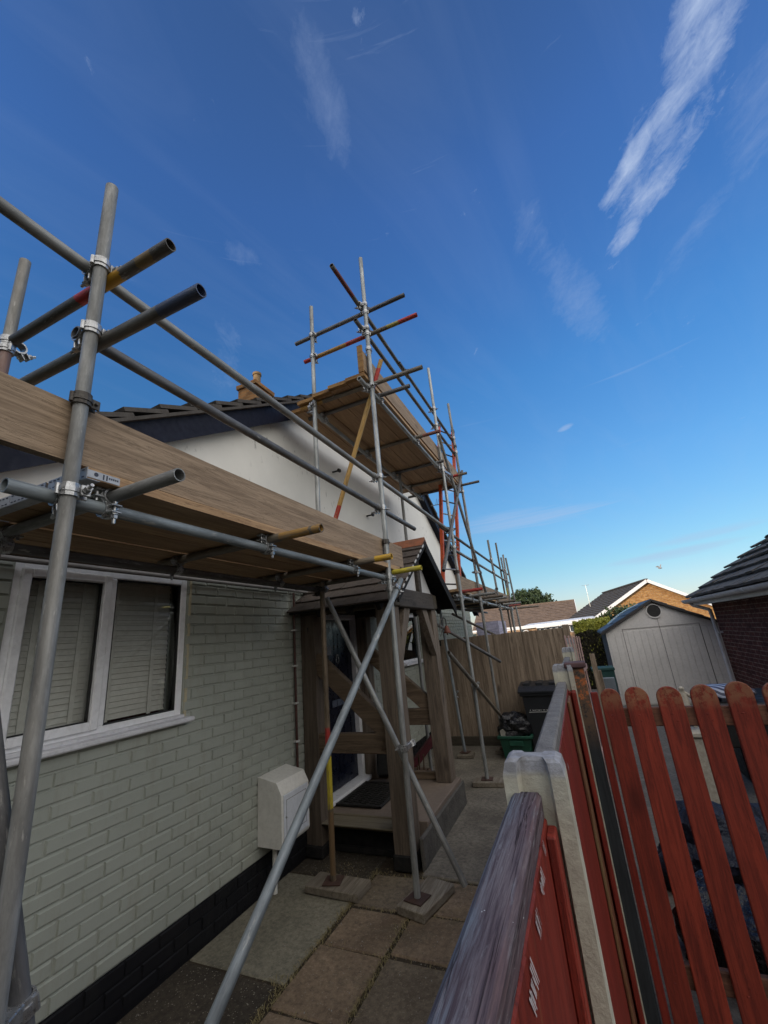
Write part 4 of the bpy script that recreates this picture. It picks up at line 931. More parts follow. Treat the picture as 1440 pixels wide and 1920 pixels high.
# upper lift
tube('ledger', (lx, 3.32, 4.49), (lx, 7.5, 4.49), 'galv_light'); tube('ledger', (-2.25, 3.6, 4.47), (-2.25, 7.3, 4.47), 'galv_light')
for y, xr, xl, bd in ((3.56, -.91, -2.4, [(0, .3, OCH)]), (3.8, -1.14, -2.45, None), (5.0, -1.16, -2.45, [(1.05, 1.3, (0.2, 0.08, 0.06))]), (6.0, -1.4, -2.45, None), (6.75, -1.2, -2.45, [(.95, 1.1, RED)]), (7.3, -1.1, -2.5, None)):
    if bd: tube('transom', (xl, y, 4.545), (xr, y, 4.545), bands=bd, base=(0.22, 0.19, 0.15))
    else: tube('transom', (xl, y, 4.545), (xr, y, 4.545), 'galv_dark')
    coupler((lx, y, 4.545), X, (lx, y, 4.49), Y); coupler((-2.25, y, 4.545), X, (-2.25, y, 4.47), Y)
tube('guard_rail', (lx - .01, 2.9, 5.58), (lx - .02, 5.1, 5.6), bands=[(0.05, .45, (0.14, 0.03, 0.025))], base=(0.15, 0.145, 0.13)); tube('guard_rail', (lx, 4.7, 5.585), (lx, 7.75, 5.6), 'galv_dark'); tube('guard_rail', (lx, 3.35, 5.25), (lx, 7.6, 5.3), 'galv_dark')
single((lx, 4.95, 5.6), Y, Z, clampd)
tube('guard_rail', (-2.46, 3.58, 5.49), (-1.0, 3.56, 5.52), 'galv_dark'); tube('guard_rail', (-2.34, 3.58, 5.18), (-.89, 3.56, 5.2), bands=[(0, .18, RED), (.2, .58, OCH), (.58, .82, RED), (.83, .9, OCH), (1.1, 1.24, (0.3, 0.25, 0.06)), (1.24, 1.46, RED)], base=(0.2, 0.17, 0.13), label='red and yellow painted end rail of the upper lift')
for z, zb in ((5.58, 5.58), (5.25, 5.25)): coupler(sp(2, z), Z, (lx, 3.5, zb), Y, f1=-1)
coupler(sp(2, 5.47), Z, (SX - .02, 3.575, 5.51), X); coupler(sp(2, 5.17), Z, (SX - .02, 3.575, 5.195), X); coupler(sp(2, 4.49), Z, (lx, 3.5, 4.49), Y); single(sp(2, 4.97), Z, X)
for z in (5.47, 5.17): coupler((-2.195, 3.53, z), Z, (-2.195, 3.58, z + .01), X, f1=-1)
coupler((-2.2, 3.52, 4.5), Z, (-2.25, 3.53, 4.5), X)
for z in (5.6, 5.28, 4.49): coupler(sp(3, z), Z, (lx, sp(3, z).y, z), Y, f1=-1)
for z in (5.6, 5.3, 4.49): single(sp(4, z), Z, X)
single(sp(4, 5.42), Z, X, clampd)
# toe boards (clipped to the standards)
def plank(name, x0, x1, y0, y1, z0, z1, mat, parent=None, nseg=10, wob=.0025, **k):
    m = MB(); vs = []
    for i in range(nseg + 1):
        y = y0 + (y1 - y0) * i / nseg; w1, w2 = random.uniform(-wob, wob), random.uniform(-wob, wob)
        vs += [(x0 + w1, y, z0 + w2), (x1 + w1, y, z0 + w2), (x1 + w1, y, z1 + w2 + random.uniform(-wob, wob)), (x0 + w1, y, z1 + w2)]
    fs = [(4 * i + a, 4 * i + (a + 1) % 4, 4 * i + 4 + (a + 1) % 4, 4 * i + 4 + a) for i in range(nseg) for a in range(4)] + [(0, 3, 2, 1), tuple(4 * nseg + a for a in (0, 1, 2, 3))]
    m.add(vs, fs); return build(name, m, mat, parent, **k)
plank('toe_board', -1.545, -1.507, -.3, 4.0, 2.6, 2.825, plankw, SF); plank('toe_board', -1.545, -1.507, 3.42, 7.55, 4.66, 4.9, plankw, SF); plank('toe_board', -1.55, -1.512, 6.3, 12.2, 2.56, 2.78, plankw, SF)
m = MB(); m.box(-1.56, -1.5, 3.40, 3.425, 4.62, 4.96, .003); build('toe_board', m, planky, SF)
# base plates
for p in ((SX - .01, 3.5, .062), (-2.24, 3.56, .062), (SX, 6.19, .062), (-2.07, 7.45, .062), (SX, 7.7, .062)):
    m = MB(); a = random.uniform(-.3, .3); c_, s_ = math.cos(a) * .075, math.sin(a) * .075; m.obox((p[0], p[1], p[2] + .003), (c_, s_, 0), (-s_, c_, 0), (0, 0, .003)); m.cyl((p[0], p[1], p[2]), (p[0], p[1], p[2] + .06), .018, n=10)
    build('base_plate', m, simple('rusty_plate', (0.1, 0.05, 0.035), (0.05, 0.03, 0.025), 0.8, 0.2), SF)
# sole boards (loose timber pads)
padm = wood('pale_sole_board', (0.25, 0.22, 0.175), (0.17, 0.14, 0.105), 'Y', 16)
def pad(c, hx, hy, ang, z, lab):
    m = MB(); ca, sa = math.cos(ang), math.sin(ang); m.obox((c[0], c[1], z / 2 + .002), (ca * hx, sa * hx, 0), (-sa * hy, ca * hy, 0), (0, 0, z / 2), .006, .002)
    build('sole_board', m, padm, label=lab, cat='sole board', group='timber sole boards under the scaffold poles')
pad((-1.44, 3.58), .12, .22, -.25, .055, 'pale timber pad under the outer scaffold pole nearest the red fence'); pad((-2.2, 3.56), .25, .115, -.04, .055, 'grey timber pad under the red and yellow painted pole')
pad((-1.45, 6.17), .2, .11, .1, .055, 'timber pad on the concrete path beyond the porch corner'); pad((-2.05, 7.42), .13, .11, .1, .05, 'small timber pad under the pole by the back fence near the wall'); pad((-1.47, 7.72), .15, .11, .1, .05, 'timber pad under the second pole beyond the porch near the bag')
# deck boards
GL, GU, GF = 'deck boards of the near lower platform', 'deck boards of the upper platform', 'deck boards of the far lower platform'
def deck(x1, y0, y1, z, grp, lab, ends=None, endmat=None):
    root = plank('scaffold_board', x1 - .222, x1, y0, y1, z, z + .038, plankd, None, 8, .0015, label=lab, cat='scaffold board', group=grp)
    M_ = WM[root.name]
    if ends == 'band':
        m = MB(); e = .002
        m.box(x1 - .222 - e, x1 + e, y0 - e - .001, y0 - .0005, z - e, z + .04); m.box(x1 + .0015, x1 + .004, y0 - e, y0 + .115, z + .003, z + .031)
        m.box(x1 - .226, x1 + .003, y0 - e, y0 + .045, z - .004, z - .0022)
        b = build('end_band', m, band_m, root)
        m = MB()
        for k in range(9): xx = x1 - .215 + k * .024; m.box(xx, xx + .012, y0 - .0048, y0 - .0036, z + .030, z + .0335); m.box(xx, xx + .012, y0 - .0048, y0 - .0036, z + .004, z + .0075)
        if x1 > -1.48:
            for yy in (.052, .064): m.box(x1 + .004, x1 + .0048, y0 + yy, y0 + yy + .005, z + .007, z + .027)
            m.cyl((x1 + .004, y0 + .028, z + .019), (x1 + .0048, y0 + .028, z + .019), .008, n=8)
            for q in range(5): m.box(x1 + .004, x1 + .0047, y0 + .074 + q * .0075, y0 + .079 + q * .0075, z + .015, z + .022)
        build('band_print', m, ink_m, b)
    if ends == 'paint':
        m = MB(); m.box(x1 - .2235, x1 + .0015, y0 - .002, y0 + .05, z - .0015, z + .0395); build('painted_end', m, planky, root)
ordn = ['outermost', 'second from the outside', 'middle', 'second from the wall', 'innermost']
for k in range(5): deck(-1.462 - k * .231 - (.016 if k > 2 else 0) - (.012 if k > 0 else 0), .83, 3.78 - (.12 if k % 2 else 0), 2.542, GL, ordn[k] + ' brown deck board of the platform above the window', 'band')
for k in range(4): deck(-1.5 - k * .229, 3.4 + (.0, .02, .06, .1)[k], 7.35, 4.57, GU, ['outermost', 'second', 'third', 'fourth'][k] + ' board from the outside of the high platform', 'paint')
deck(-2.42, 3.62, 7.1, 4.572, GU, 'innermost board of the high platform close to the render gable', 'paint')
for k in range(4): deck(-1.52 - k * .229, 6.25, 12.1, 2.523, GF, ['outermost', 'second', 'third', 'fourth'][k] + ' board from the outside of the far lower platform')

# ladder
LD = thing('ladder', (-1.75, 7.6, 2.55), 'orange ladder standing on the far lower platform up to the high platform', 'ladder')
la, lb = V((-1.8, 6.95, 2.57)), V((-1.62, 7.55, 5.9)); sdv = V((.09, .2, 0)); 
for s_ in (-1, 1):
    m = MB(); m.bar(la + sdv * s_ - Z * 0, lb + sdv * s_, .05, .08, up=(0, 1, 0)); build('stile', m, orange, LD)
    m = MB(); p = lb + sdv * s_; m.bar(p - (lb - la).normalized() * .02, p + (lb - la).normalized() * .04, .056, .086, up=(0, 1, 0)); build('end_cap', m, blackrub, LD)
for k in range(13):
    p = la + (lb - la) * ((k + .6) / 13); m = MB(); m.cyl(p - sdv, p + sdv, .014, n=8); build('rung', m, alu if k % 2 else clampd, LD)

# ------------------------------------------------------------------ fences
FN = thing('panel_fence', (-.125, 3, 0), 'red painted panel fence with grey capping between slotted concrete posts', 'fence')
FXC = -.125
def cpost_mesh(cy, top):
    hx, hy = .0535, .036; sl, sd_ = .029, .016
    out = [(-hx, -hy), (-sl, -hy), (-sl + .006, -hy + sd_), (sl - .006, -hy + sd_), (sl, -hy), (hx, -hy), (hx, hy), (sl, hy), (sl - .006, hy - sd_), (-sl + .006, hy - sd_), (-sl, hy), (-hx, hy)]
    m = MB(); n = len(out); vs = []
    for zz, k in ((0, 1), (top - .026, 1), (top - .006, .9), (top, .74)):
        for (x, y) in out: vs.append((FXC + x * k + random.uniform(-.001, .001), cy + y * k, zz))
    fs = [(n * r_ + i, n * r_ + (i + 1) % n, n * r_ + n + (i + 1) % n, n * r_ + n + i) for r_ in range(3) for i in range(n)] + [tuple(range(3 * n, 4 * n))]
    return m.add(vs, fs)
for cy, top in ((.916, 1.672), (2.746, 1.685), (4.55, 1.69), (6.35, 1.72)): build('concrete_post', cpost_mesh(cy, top), cpost, FN)
def panel(y0, y1, mat, capm, zt=1.6):
    m = MB(); y = y0; i = 0
    while y < y1 - .01:
        yy = min(y + .118, y1); x = FXC + .003 + random.uniform(-.0008, .0008)
        m.obox((x, (y + yy) / 2, zt / 2), (.006, .0004, 0), (.0008, (yy - y) / 2 + .001, 0), (0, 0, zt / 2 - .021), .0025); y = yy; i += 1
    for zz in (.25, .85, 1.45): m.box(FXC - .03, FXC - .012, y0, y1, zz - .03, zz + .03)
    p = build('panel', m, mat, FN)
    m = MB(); n = 14; vs = []
    for k in range(n + 1):
        yk = y0 + (y1 - y0) * k / n; jx = random.uniform(-.0004, .0004); jz = random.uniform(-.0004, .0004)
        for (x, z) in ((-.045, zt - .02), (.006, zt - .02), (.007, zt + .012), (.002, zt + .018), (-.037, zt + .018), (-.045, zt + .011)): vs.append((FXC + x + jx, yk, z + jz))
    fs = [(6 * k + i, 6 * k + (i + 1) % 6, 6 * k + 6 + (i + 1) % 6, 6 * k + 6 + i) for k in range(n) for i in range(6)] + [tuple(range(6)), tuple(6 * n + i for i in range(6))]
    m.add(vs, fs); c = build('capping', m, capm, p)
    m = MB(); m.box(FXC + .008, FXC + .024, y1 - .05, y1 - .001, .03, zt - .03, .003); build('end_batten', m, mat, p)
    return p, c
p1, c1 = panel(-.75, .888, redf, capm1, 1.6); p2, c2 = panel(.975, 2.72, redf, capm2, 1.575); panel(2.8, 4.5, redf, capm2, 1.59)
# white brush marks: on the face below the capping and at its edge
m = MB(); random.seed(21)
def dab(y, z, w_, h, ang, x):
    n = 11
    for k in range(n):
        t0 = (k - n / 2) * w_ / n; L = h * random.uniform(.35, 1.1); oy = random.uniform(-.002, .002)
        dy, dz = math.cos(ang), math.sin(ang); ny, nz = .97, .22; c0 = V((x, y + ny * t0 + oy, z + nz * t0))
        a = c0 - V((0, dy, dz)) * L * .5; b = c0 + V((0, dy, dz)) * L * .5; q = V((0, ny, nz)) * w_ / n * .42
        m.add([a - q, a + q, b + q * .6, b - q * .6], [(0, 1, 2, 3)])
for (y, z, w_, h, a) in ((.79, 1.555, .012, .016, -.9), (.72, 1.545, .03, .02, -.8), (.64, 1.54, .02, .02, -1.0), (.555, 1.53, .035, .028, -.9), (.47, 1.53, .03, .02, -1.2), (.36, 1.52, .04, .03, -.9), (1.45, 1.5, .02, .02, -.8), (1.6, 1.45, .015, .02, -1)):
    m = MB(); dab(y, z + .018, w_ * 1.15, h * 1.7, a, FXC + .0108); build('brush_mark', m, paintw, p1 if y < 1 else p2, recalc=False)
m = MB()
for k in range(40):
    y = random.choice([random.uniform(.7, .88), random.uniform(.3, .88), random.uniform(1.0, 2.6)]); l_ = random.uniform(.003, .012)
    m.box(FXC - .0475, FXC - .044, y, y + l_, 1.597 + random.uniform(-.014, .005) - (.025 if y > 1 else 0), 1.602 + random.uniform(0, .004) - (.025 if y > 1 else 0))
build('paint_flecks', m, paintw, c1)
m = MB(); m.box(FXC + .027, FXC + .048, 2.6, 2.7, .03, 1.55, .003); build('gate_batten', m, redf, p2)
m = MB(); m.box(FXC + .01, FXC + .022, 2.3, 2.5, .03, 1.55, .003); build('weathered_batten', m, wood('brown_batten', (0.22, 0.085, 0.03), (0.12, 0.03, 0.02), 'Z', 26, worn=(0.2, 0.14, 0.07), wear=(0.45, 0.6)), p2)
# faded pink slatted fence beyond
PF = thing('slat_fence', (-.06, 6.6, 0), 'faded pink slatted fence behind the third concrete post', 'fence')
for k in range(6):
    m = MB(); y = 4.9 + k * .3; m.obox((-.135 + k * .026, y, .9), (.009, 0, 0), (0, .022, 0), (0, 0, .89 - .012 * k), .004); build('slat', m, pinkf, PF)
for zz in (.4, 1.35): m = MB(); m.bar((-.15, 4.8, zz), (.01, 6.5, zz), .02, .06); build('rail', m, pinkf, PF)
# back fence
BF = thing('closeboard_fence', (-1.4, 8.15, 0), 'tall brown closeboard fence across the end of the side path', 'fence')
x = -2.78; k = 0
m = MB()
while x < -.22:
    wd = random.uniform(.115, .15); zt = 1.83 + random.uniform(-.008, .008) + (x + 2.8) * .01
    m.obox((x + wd / 2, 8.14 + (k % 2) * .006, zt / 2), (wd / 2 + .006, .004, 0), (0, .008, 0), (0, 0, zt / 2), .003)
    build('board', m, closeb, BF); m = MB(); x += wd; k += 1
m = MB(); m.box(-2.8, -.2, 8.17, 8.21, .3, .38); m.box(-2.8, -.2, 8.17, 8.21, 1.4, 1.48); build('rail', m, closeb, BF)
m = MB(); m.box(-2.8, -.2, 8.12, 8.15, 0, .15, .004); build('gravel_board', m, wood('gravel_board_timber', (0.1, 0.085, 0.06), (0.06, 0.05, 0.04), 'X', 14), BF)
m = MB(); m.box(-.24, -.13, 8.12, 8.23, 0, 1.9, .008); build('post', m, closeb, BF)
m = MB(); m.box(-2.72, -2.45, 8.08, 8.13, 1.72, 1.82, .006); build('dark_plaque', m, blackw, BF)
m = MB(); m.cyl((-2.25, 8.1, .9), (-2.25, 8.13, .9), .02, n=10); m.path([V((-2.25, 8.1, .9)), V((-2.28, 8.09, .83)), V((-2.24, 8.09, .8))], .008, 6); build('latch', m, clampm, BF)

# gate post and picket gate
GP = thing('gate_post', (-.03, 2.8, 0), 'dark slate painted timber post with flaking orange top and flat cap', 'gate post')
m = MB(); m.box(-.1, -.012, 2.73, 2.82, 0, 1.66, .007, .002); build('post_shaft', m, postd, GP)
m = MB(); m.box(-.113, .002, 2.715, 2.835, 1.66, 1.69, .006); build('post_cap', m, wood('mauve_cap', (0.14, 0.08, 0.08), (0.08, 0.045, 0.05), 'X', 20), GP)
GT = thing('picket_gate', (.6, 2.76, .1), 'red stained picket gate with rounded tops and brown rails', 'gate')
def picket(x0, x1, zt, y=2.72, z0=.06, lean=0, bend=0):
    m = MB(); r_ = (x1 - x0) / 2; cx_ = (x0 + x1) / 2; pts = [(x0, z0), (x0, zt - r_ * .95)]
    for i in range(1, 12): a = math.pi - math.pi * i / 12; pts.append((cx_ + r_ * math.cos(a), zt - r_ * .95 + r_ * .95 * math.sin(a)))
    pts += [(x1, zt - r_ * .95), (x1, z0)]
    c = [(cx_ + (x - cx_) * .93, max(z0, z - .003 if z > zt - r_ else z)) for x, z in pts]
    n = len(pts); dx = random.uniform(-.003, .003)
    f = [(x + dx * z, y + .003, z) for x, z in pts]; f2 = [(x + dx * z, y, z) for x, z in c]; b_ = [(x + dx * z, y + .02, z) for x, z in pts]
    m.add(f2 + f + b_, [tuple(range(n))] + [(i, (i + 1) % n, n + (i + 1) % n, n + i) for i in range(n)] + [(n + i, n + (i + 1) % n, 2 * n + (i + 1) % n, 2 * n + i) for i in range(n)] + [tuple(reversed(range(2 * n, 3 * n)))])
    for zz in (.3, .33, 1.385, 1.415): m.cyl((cx_ + random.uniform(-.02, .02) + dx * zz, y - .0015, zz), (cx_ + dx * zz, y + .004, zz), .0035, n=6)
    return build('picket', m, redp, GT)
m = MB(); m.box(-.006, .03, 2.725, 2.75, .06, 1.53, .004); build('hanging_stile', m, redf, GT)
tops = [1.545, 1.55, 1.55, 1.552, 1.555, 1.55, 1.55, 1.548, 1.55, 1.55]
for k in range(10): picket((.04 if k == 0 else .012 + k * .148), (.138 if k == 0 else .124 + k * .148), tops[k] + random.uniform(-.004, .004))
for z0, z1 in ((1.355, 1.445), (.27, .36)): m = MB(); m.box(.05, 1.5, 2.741, 2.775, z0, z1, .005, .001); build('rail', m, railp, GT)
m = MB(); m.bar((.1, 2.76, .34), (1.45, 2.76, 1.36), .03, .08)

# ------------------------------------------------------------------ behind the back path: bins
BN = thing('wheelie_bin', (-.85, 7.75, 0), 'black wheelie bin with white lettering against the back fence', 'bin')
m = MB(); b0, b1 = (-1.06, -.52), (-1.1, -.5)
def taper(m, x0, x1, y0, y1, z0, z1, g_):
    m.add([(x0 + g_, y0 + g_, z0), (x1 - g_, y0 + g_, z0), (x1 - g_, y1 - g_, z0), (x0 + g_, y1 - g_, z0), (x0, y0, z1), (x1, y0, z1), (x1, y1, z1), (x0, y1, z1)], [(0, 3, 2, 1), (4, 5, 6, 7), (0, 1, 5, 4), (1, 2, 6, 5), (2, 3, 7, 6), (3, 0, 4, 7)])
taper(m, -1.02, -.44, 7.42, 8.0, .06, .9, .05); m.box(-1.05, -.41, 7.39, 8.03, .87, .92, .012); build('bin_body', m, binm, BN)
m = MB(); m.prism([(-1.07, 7.37, .92), (-1.07, 7.37, .945), (-1.07, 7.55, 1.0), (-1.07, 7.98, 1.03), (-1.07, 8.04, .98), (-1.07, 8.04, .92)], (.66, 0, 0))
for k in range(3): m.box(-1.0 + k * .2, -.9 + k * .2, 7.6, 7.95, 1.0, 1.045, .006)
build('bin_lid', m, binm, BN)
for xx in (-.98, -.52): m = MB(); m.cyl((xx, 7.95, .1), (xx + .05, 7.95, .1), .1, n=20); build('wheel', m, blackrub, BN)
def text(s, size, M, mat, parent, name='lettering'):
    cu_ = bpy.data.curves.new('txt', 'FONT'); cu_.body = s; cu_.size = size; cu_.extrude = .0015
    o = bpy.data.objects.new('txt', cu_); COL.objects.link(o); dg = bpy.context.evaluated_depsgraph_get(); me = bpy.data.meshes.new_from_object(o.evaluated_get(dg)); bpy.data.objects.remove(o)
    me.materials.clear(); me.materials.append(mat); q = bpy.data.objects.new(name, me); return link(q, M, parent)
text('Tendring', .085, Matrix.Translation((-.955, 7.435, .66)) @ Matrix.Rotation(R(90), 4, 'X'), whitem, BN)
m = MB(); m.box(-.95, -.62, 7.434, 7.44, .635, .642); build('underline', m, whitem, BN)
GB = thing('recycling_box', (-1.15, 7.55, 0), 'green plastic recycling box holding a black bag beside the bin', 'box')
m = MB(); taper(m, -1.45, -.98, 7.3, 7.7, 0, .3, .04); build('tub', m, greenbox, GB)
m = MB(); m.box(-1.48, -.95, 7.27, 7.31, .29, .33, .006); m.box(-1.48, -.95, 7.69, 7.73, .29, .33, .006); m.box(-1.48, -1.44, 7.31, 7.69, .29, .33, .006); m.box(-.99, -.95, 7.31, 7.69, .29, .33, .006); m.box(-1.3, -1.1, 7.262, 7.27, .2, .27, .003); build('rim', m, greenbox, GB)
def blobmesh(c, r, sc, amp, freq, seed, n=40, mm=26, floor=None):
    m = MB(); m.sphere((0, 0, 0), 1, n, mm); vs = []
    for v in m.v:
        v = V(v); nn = noise.fractal(v * freq + V((seed, seed, seed)), 1.0, 2.1, 4); rd = noise.ridged_multi_fractal(v * freq * 1.3 + V((seed, 0, 0)), 1.0, 2.0, 4, 1.0, 2.0)
        k = 1 + amp * nn + amp * .35 * (rd - 1); p = V(c) + V((v.x * sc[0], v.y * sc[1], v.z * sc[2])) * r * k
        if floor is not None: p.z = max(p.z, floor)
        vs.append(tuple(p))
    m.v = vs; return m
m = blobmesh((-1.2, 7.5, .42), .27, (1.0, .85, .8), .3, 1.6, 3.3, floor=.2)
build('rubbish_bag', m, bagm, label='shiny black rubbish bag slumped in the green box', cat='rubbish bag', smooth=True)
m = MB(); m.prism([(-1.42, 7.31, .3), (-1.3, 7.3, .34), (-1.38, 7.3, .43), (-1.43, 7.31, .4)], (0, .01, .0)); build('cardboard_scrap', m, simple('pale_card', (0.4, 0.38, 0.33)), label='torn pale card sticking out of the green box', cat='card')

# ------------------------------------------------------------------ neighbour's side
SH = thing('garden_shed', (1.75, 12.5, 0), 'beige plastic garden shed with ribbed doors and blue grey roof', 'shed')
sx0, sx1, sy, syb = .6, 2.9, 11.8, 14.0; sxa = 1.72
m = MB(); m.prism([(sx0, sy, 0), (sx1, sy, 0), (sx1, sy, 1.62), (sxa, sy, 2.22), (sx0, sy, 1.62)], (0, .04, 0)); build('front_panel', m, shedm, SH)
x = sx0 + .05
m = MB()
while x < sx1 - .08:
    m.box(x, x + .115, sy - .012, sy + .001, .02, 1.6 if not (.98 < x < 2.5) else 1.62, .005); x += .135
rb = build('door_ribs', m, shedm, SH)
m = MB()
for b in ((.965, .978, .02, 1.66), (1.742, 1.754, .02, 1.66), (2.52, 2.533, .02, 1.66), (.965, 2.533, 1.66, 1.67), (1.742, 1.75, 1.67, 1.88)): m.box(b[0], b[1], sy - .014, sy - .011, b[2], b[3])
build('door_gap', m, simple('door_gap_strip', (0.2, 0.185, 0.17)), SH)
m = MB(); m.hollow((1.72, sy - .03, 2.02), (1.72, sy, 2.02), .165, .14, 24); v1 = build('vent_ring', m, shedm, SH)
m = MB(); m.cyl((1.72, sy - .012, 2.02), (1.72, sy, 2.02), .14, n=24); build('vent_back', m, shedt, v1)
m = MB()
for k in range(5): z = 1.92 + k * .048; hw = math.sqrt(max(.0, .137 ** 2 - (z - 2.02) ** 2)); m.box(1.72 - hw, 1.72 + hw, sy - .026, sy - .012, z - .008, z + .004)
build('vent_slat', m, shedt, v1)
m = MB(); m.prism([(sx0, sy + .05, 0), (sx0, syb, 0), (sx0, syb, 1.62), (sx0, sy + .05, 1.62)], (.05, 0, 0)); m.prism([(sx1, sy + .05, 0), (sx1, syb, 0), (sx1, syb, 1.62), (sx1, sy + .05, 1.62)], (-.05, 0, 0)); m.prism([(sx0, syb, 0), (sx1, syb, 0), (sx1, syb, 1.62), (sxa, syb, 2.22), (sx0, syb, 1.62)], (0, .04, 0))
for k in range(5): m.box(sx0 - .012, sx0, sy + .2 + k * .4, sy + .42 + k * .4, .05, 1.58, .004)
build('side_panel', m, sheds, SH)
m = MB()
for sg, xe in ((-1, .5), (1, 2.98)):
    e = V((xe, sy - .07, 1.6)); a = V((sxa, sy - .07, 2.26)); L_ = syb - sy + .14
    m.prism([e, a, a + V((0, 0, .035)), e + V((0, 0, .035))], (0, L_, 0))
    for c_ in range(4): q = e + (a - e) * ((c_ + .05) / 4); q2 = e + (a - e) * ((c_ + 1.02) / 4); m.prism([q + V((0, .02, .035)), q2 + V((0, .02, .035)), q2 + V((0, .02, .038)), q + V((0, .02, .052))], (0, L_ - .04, 0))
build('shed_roof', m, shedr, SH)
m = MB()
for xe in (.5, 2.98): m.bar((xe, sy - .075, 1.6), (sxa, sy - .075, 2.262), .02, .05, up=(0, 0, 1))
build('roof_trim', m, shedt, SH)
m = MB()
for yy in (12.35, 12.85):
    m = MB()
    for k in range(8):
        f0, f1 = .2 + k * .08, .2 + (k + 1) * .08; e = V((.5, yy, 1.645)); a = V((sxa, yy, 2.305)); h0 = .025 + .05 * math.sin(math.pi * k / 8); h1 = .025 + .05 * math.sin(math.pi * (k + 1) / 8)
        m.prism([e + (a - e) * f0 + V((0, 0, h0)), e + (a - e) * f1 + V((0, 0, h1)), e + (a - e) * f1 + V((0, 0, h1 + .01)), e + (a - e) * f0 + V((0, 0, h0 + .01))], (0, .12, 0))
    build('skylight', m, simple('pale_skylight', (0.45, 0.6, 0.7), None, 0.3), SH)

GR = thing('brick_garage', (4.5, 7.5, 0), 'dark red brick garage with charcoal tiled roof and pale gutter at the right edge', 'garage')
gx = 2.7
m = MB(); m.box(gx, gx + .22, 1.0, 11.1, 0, 2.1); m.box(gx + .22, 7.5, 10.9, 11.1, 0, 2.1); m.box(gx + .22, 7.5, 1, 1.2, 0, 2.1); m.box(7.5, 7.7, 1, 11.1, 0, 2.1)
m.prism([(gx, 11.0, 2.1), (7.7, 11.0, 2.1), (5.2, 11.0, 3.9)], (0, .08, 0)); build('brick_wall', m, brk_gar, GR)
m = MB(); gth = math.atan(.62); up = V((math.cos(gth), 0, math.sin(gth)))
tiled(m, (2.36, .8, 2.2), (0, 1, 0), up, 10.62, 10, .34, .3, .04, .06, .012); p0 = V((2.4, .8, 2.2)); m.prism([p0, p0 + V((0, 10.6, 0)), p0 + V((0, 10.6, 0)) + up * 3.4, p0 + up * 3.4], (0, 0, -.03))
up2 = V((-math.cos(gth), 0, math.sin(gth))); tiled(m, (8.05, .8, 2.2), (0, 1, 0), up2, 10.62, 10, .34, .3, .03, .045, .01); build('tiled_roof', m, tile_gar, GR)
m = MB(); n = 10; vs = []
for yy in (.8, 11.5):
    for i in range(n + 1): a = math.pi + math.pi * i / n; vs.append((2.33 + .075 * math.cos(a), yy, 2.18 + .08 * math.sin(a)))
    for i in range(n, -1, -1): a = math.pi + math.pi * i / n; vs.append((2.33 + .069 * math.cos(a), yy, 2.18 + .074 * math.sin(a)))
q = 2 * (n + 1); m.add(vs, [(i, (i + 1) % q, q + (i + 1) % q, q + i) for i in range(q)] + [tuple(range(q)), tuple(range(q, 2 * q))]); gu = build('gutter', m, guttm, GR, smooth=True)
for yy in (11.2, 10.2, 9.0, 7.6, 6.1, 4.6):
    m = MB()
    for i in range(n): a = math.pi + math.pi * i / n; a2 = math.pi + math.pi * (i + 1) / n; m.obox((2.33 + .081 * math.cos((a + a2) / 2), yy, 2.18 + .086 * math.sin((a + a2) / 2)), (.012 * math.sin((a + a2) / 2), 0, -.012 * math.cos((a + a2) / 2)), (0, .02, 0), (.003 * math.cos((a + a2) / 2), 0, .003 * math.sin((a + a2) / 2)))
    build('gutter_bracket', m, fascm, gu)
m = MB(); m.box(2.4, 2.42, .8, 11.42, 2.04, 2.2, .003); m.box(2.42, 2.7, .8, 11.42, 2.05, 2.07); build('fascia', m, fascm, GR)
m = MB(); m.path([V((2.34, 11.25, 2.13)), V((2.4, 11.22, 2.05)), V((2.62, 11.02, 1.93)), V((2.62, 11.0, 1.8)), V((2.62, 11.0, 0.05))], .036, 12); m.box(2.62, 2.7, 10.9, 10.97, 1.45, 1.49); build('downpipe', m, guttm, GR, smooth=True)

CV = thing('covered_barbecue', (1.5, 6.2, 0), 'covered barbecue under a navy and white striped sheet behind the gate', 'barbecue')
m = blobmesh((1.35, 6.2, 1.0), .24, (1.25, .8, .42), .12, 2.0, 8, 30, 16); tstripe = NT('striped_sheet'); 
tw = tstripe.n('ShaderNodeTexWave'); tw.inputs['Scale'].default_value = 7; tw.inputs['Distortion'].default_value = 2.5; tw.bands_direction = 'DIAGONAL'; tstripe.l(tstripe.obj(), tw.inputs[0])
smat = tstripe.finish(tstripe.mix(tstripe.ramp(tw.outputs[1], .45, .6), (0.02, 0.028, 0.07), (0.3, 0.33, 0.42)), .45, 0, tstripe.bump(tstripe.noise(tstripe.obj(), 12, 4), .6, .02))
build('sheet', m, smat, CV, smooth=True)
m = MB(); m.box(1.15, 1.85, 5.95, 6.4, .5, .93, .02); build('body', m, blackrub, CV)
for (x, y) in ((1.2, 6.0), (1.8, 6.0), (1.2, 6.35), (1.8, 6.35)): m = MB(); m.cyl((x, y, 0), (x, y, .5), .02); build('leg', m, blackrub, CV)
m = MB(); m.box(1.45, 2.6, 6.6, 7.6, 0, .85, .03, .01); build('storage_chest', m, blackrub, label='black storage chest against the brick garage behind the gate', cat='chest')

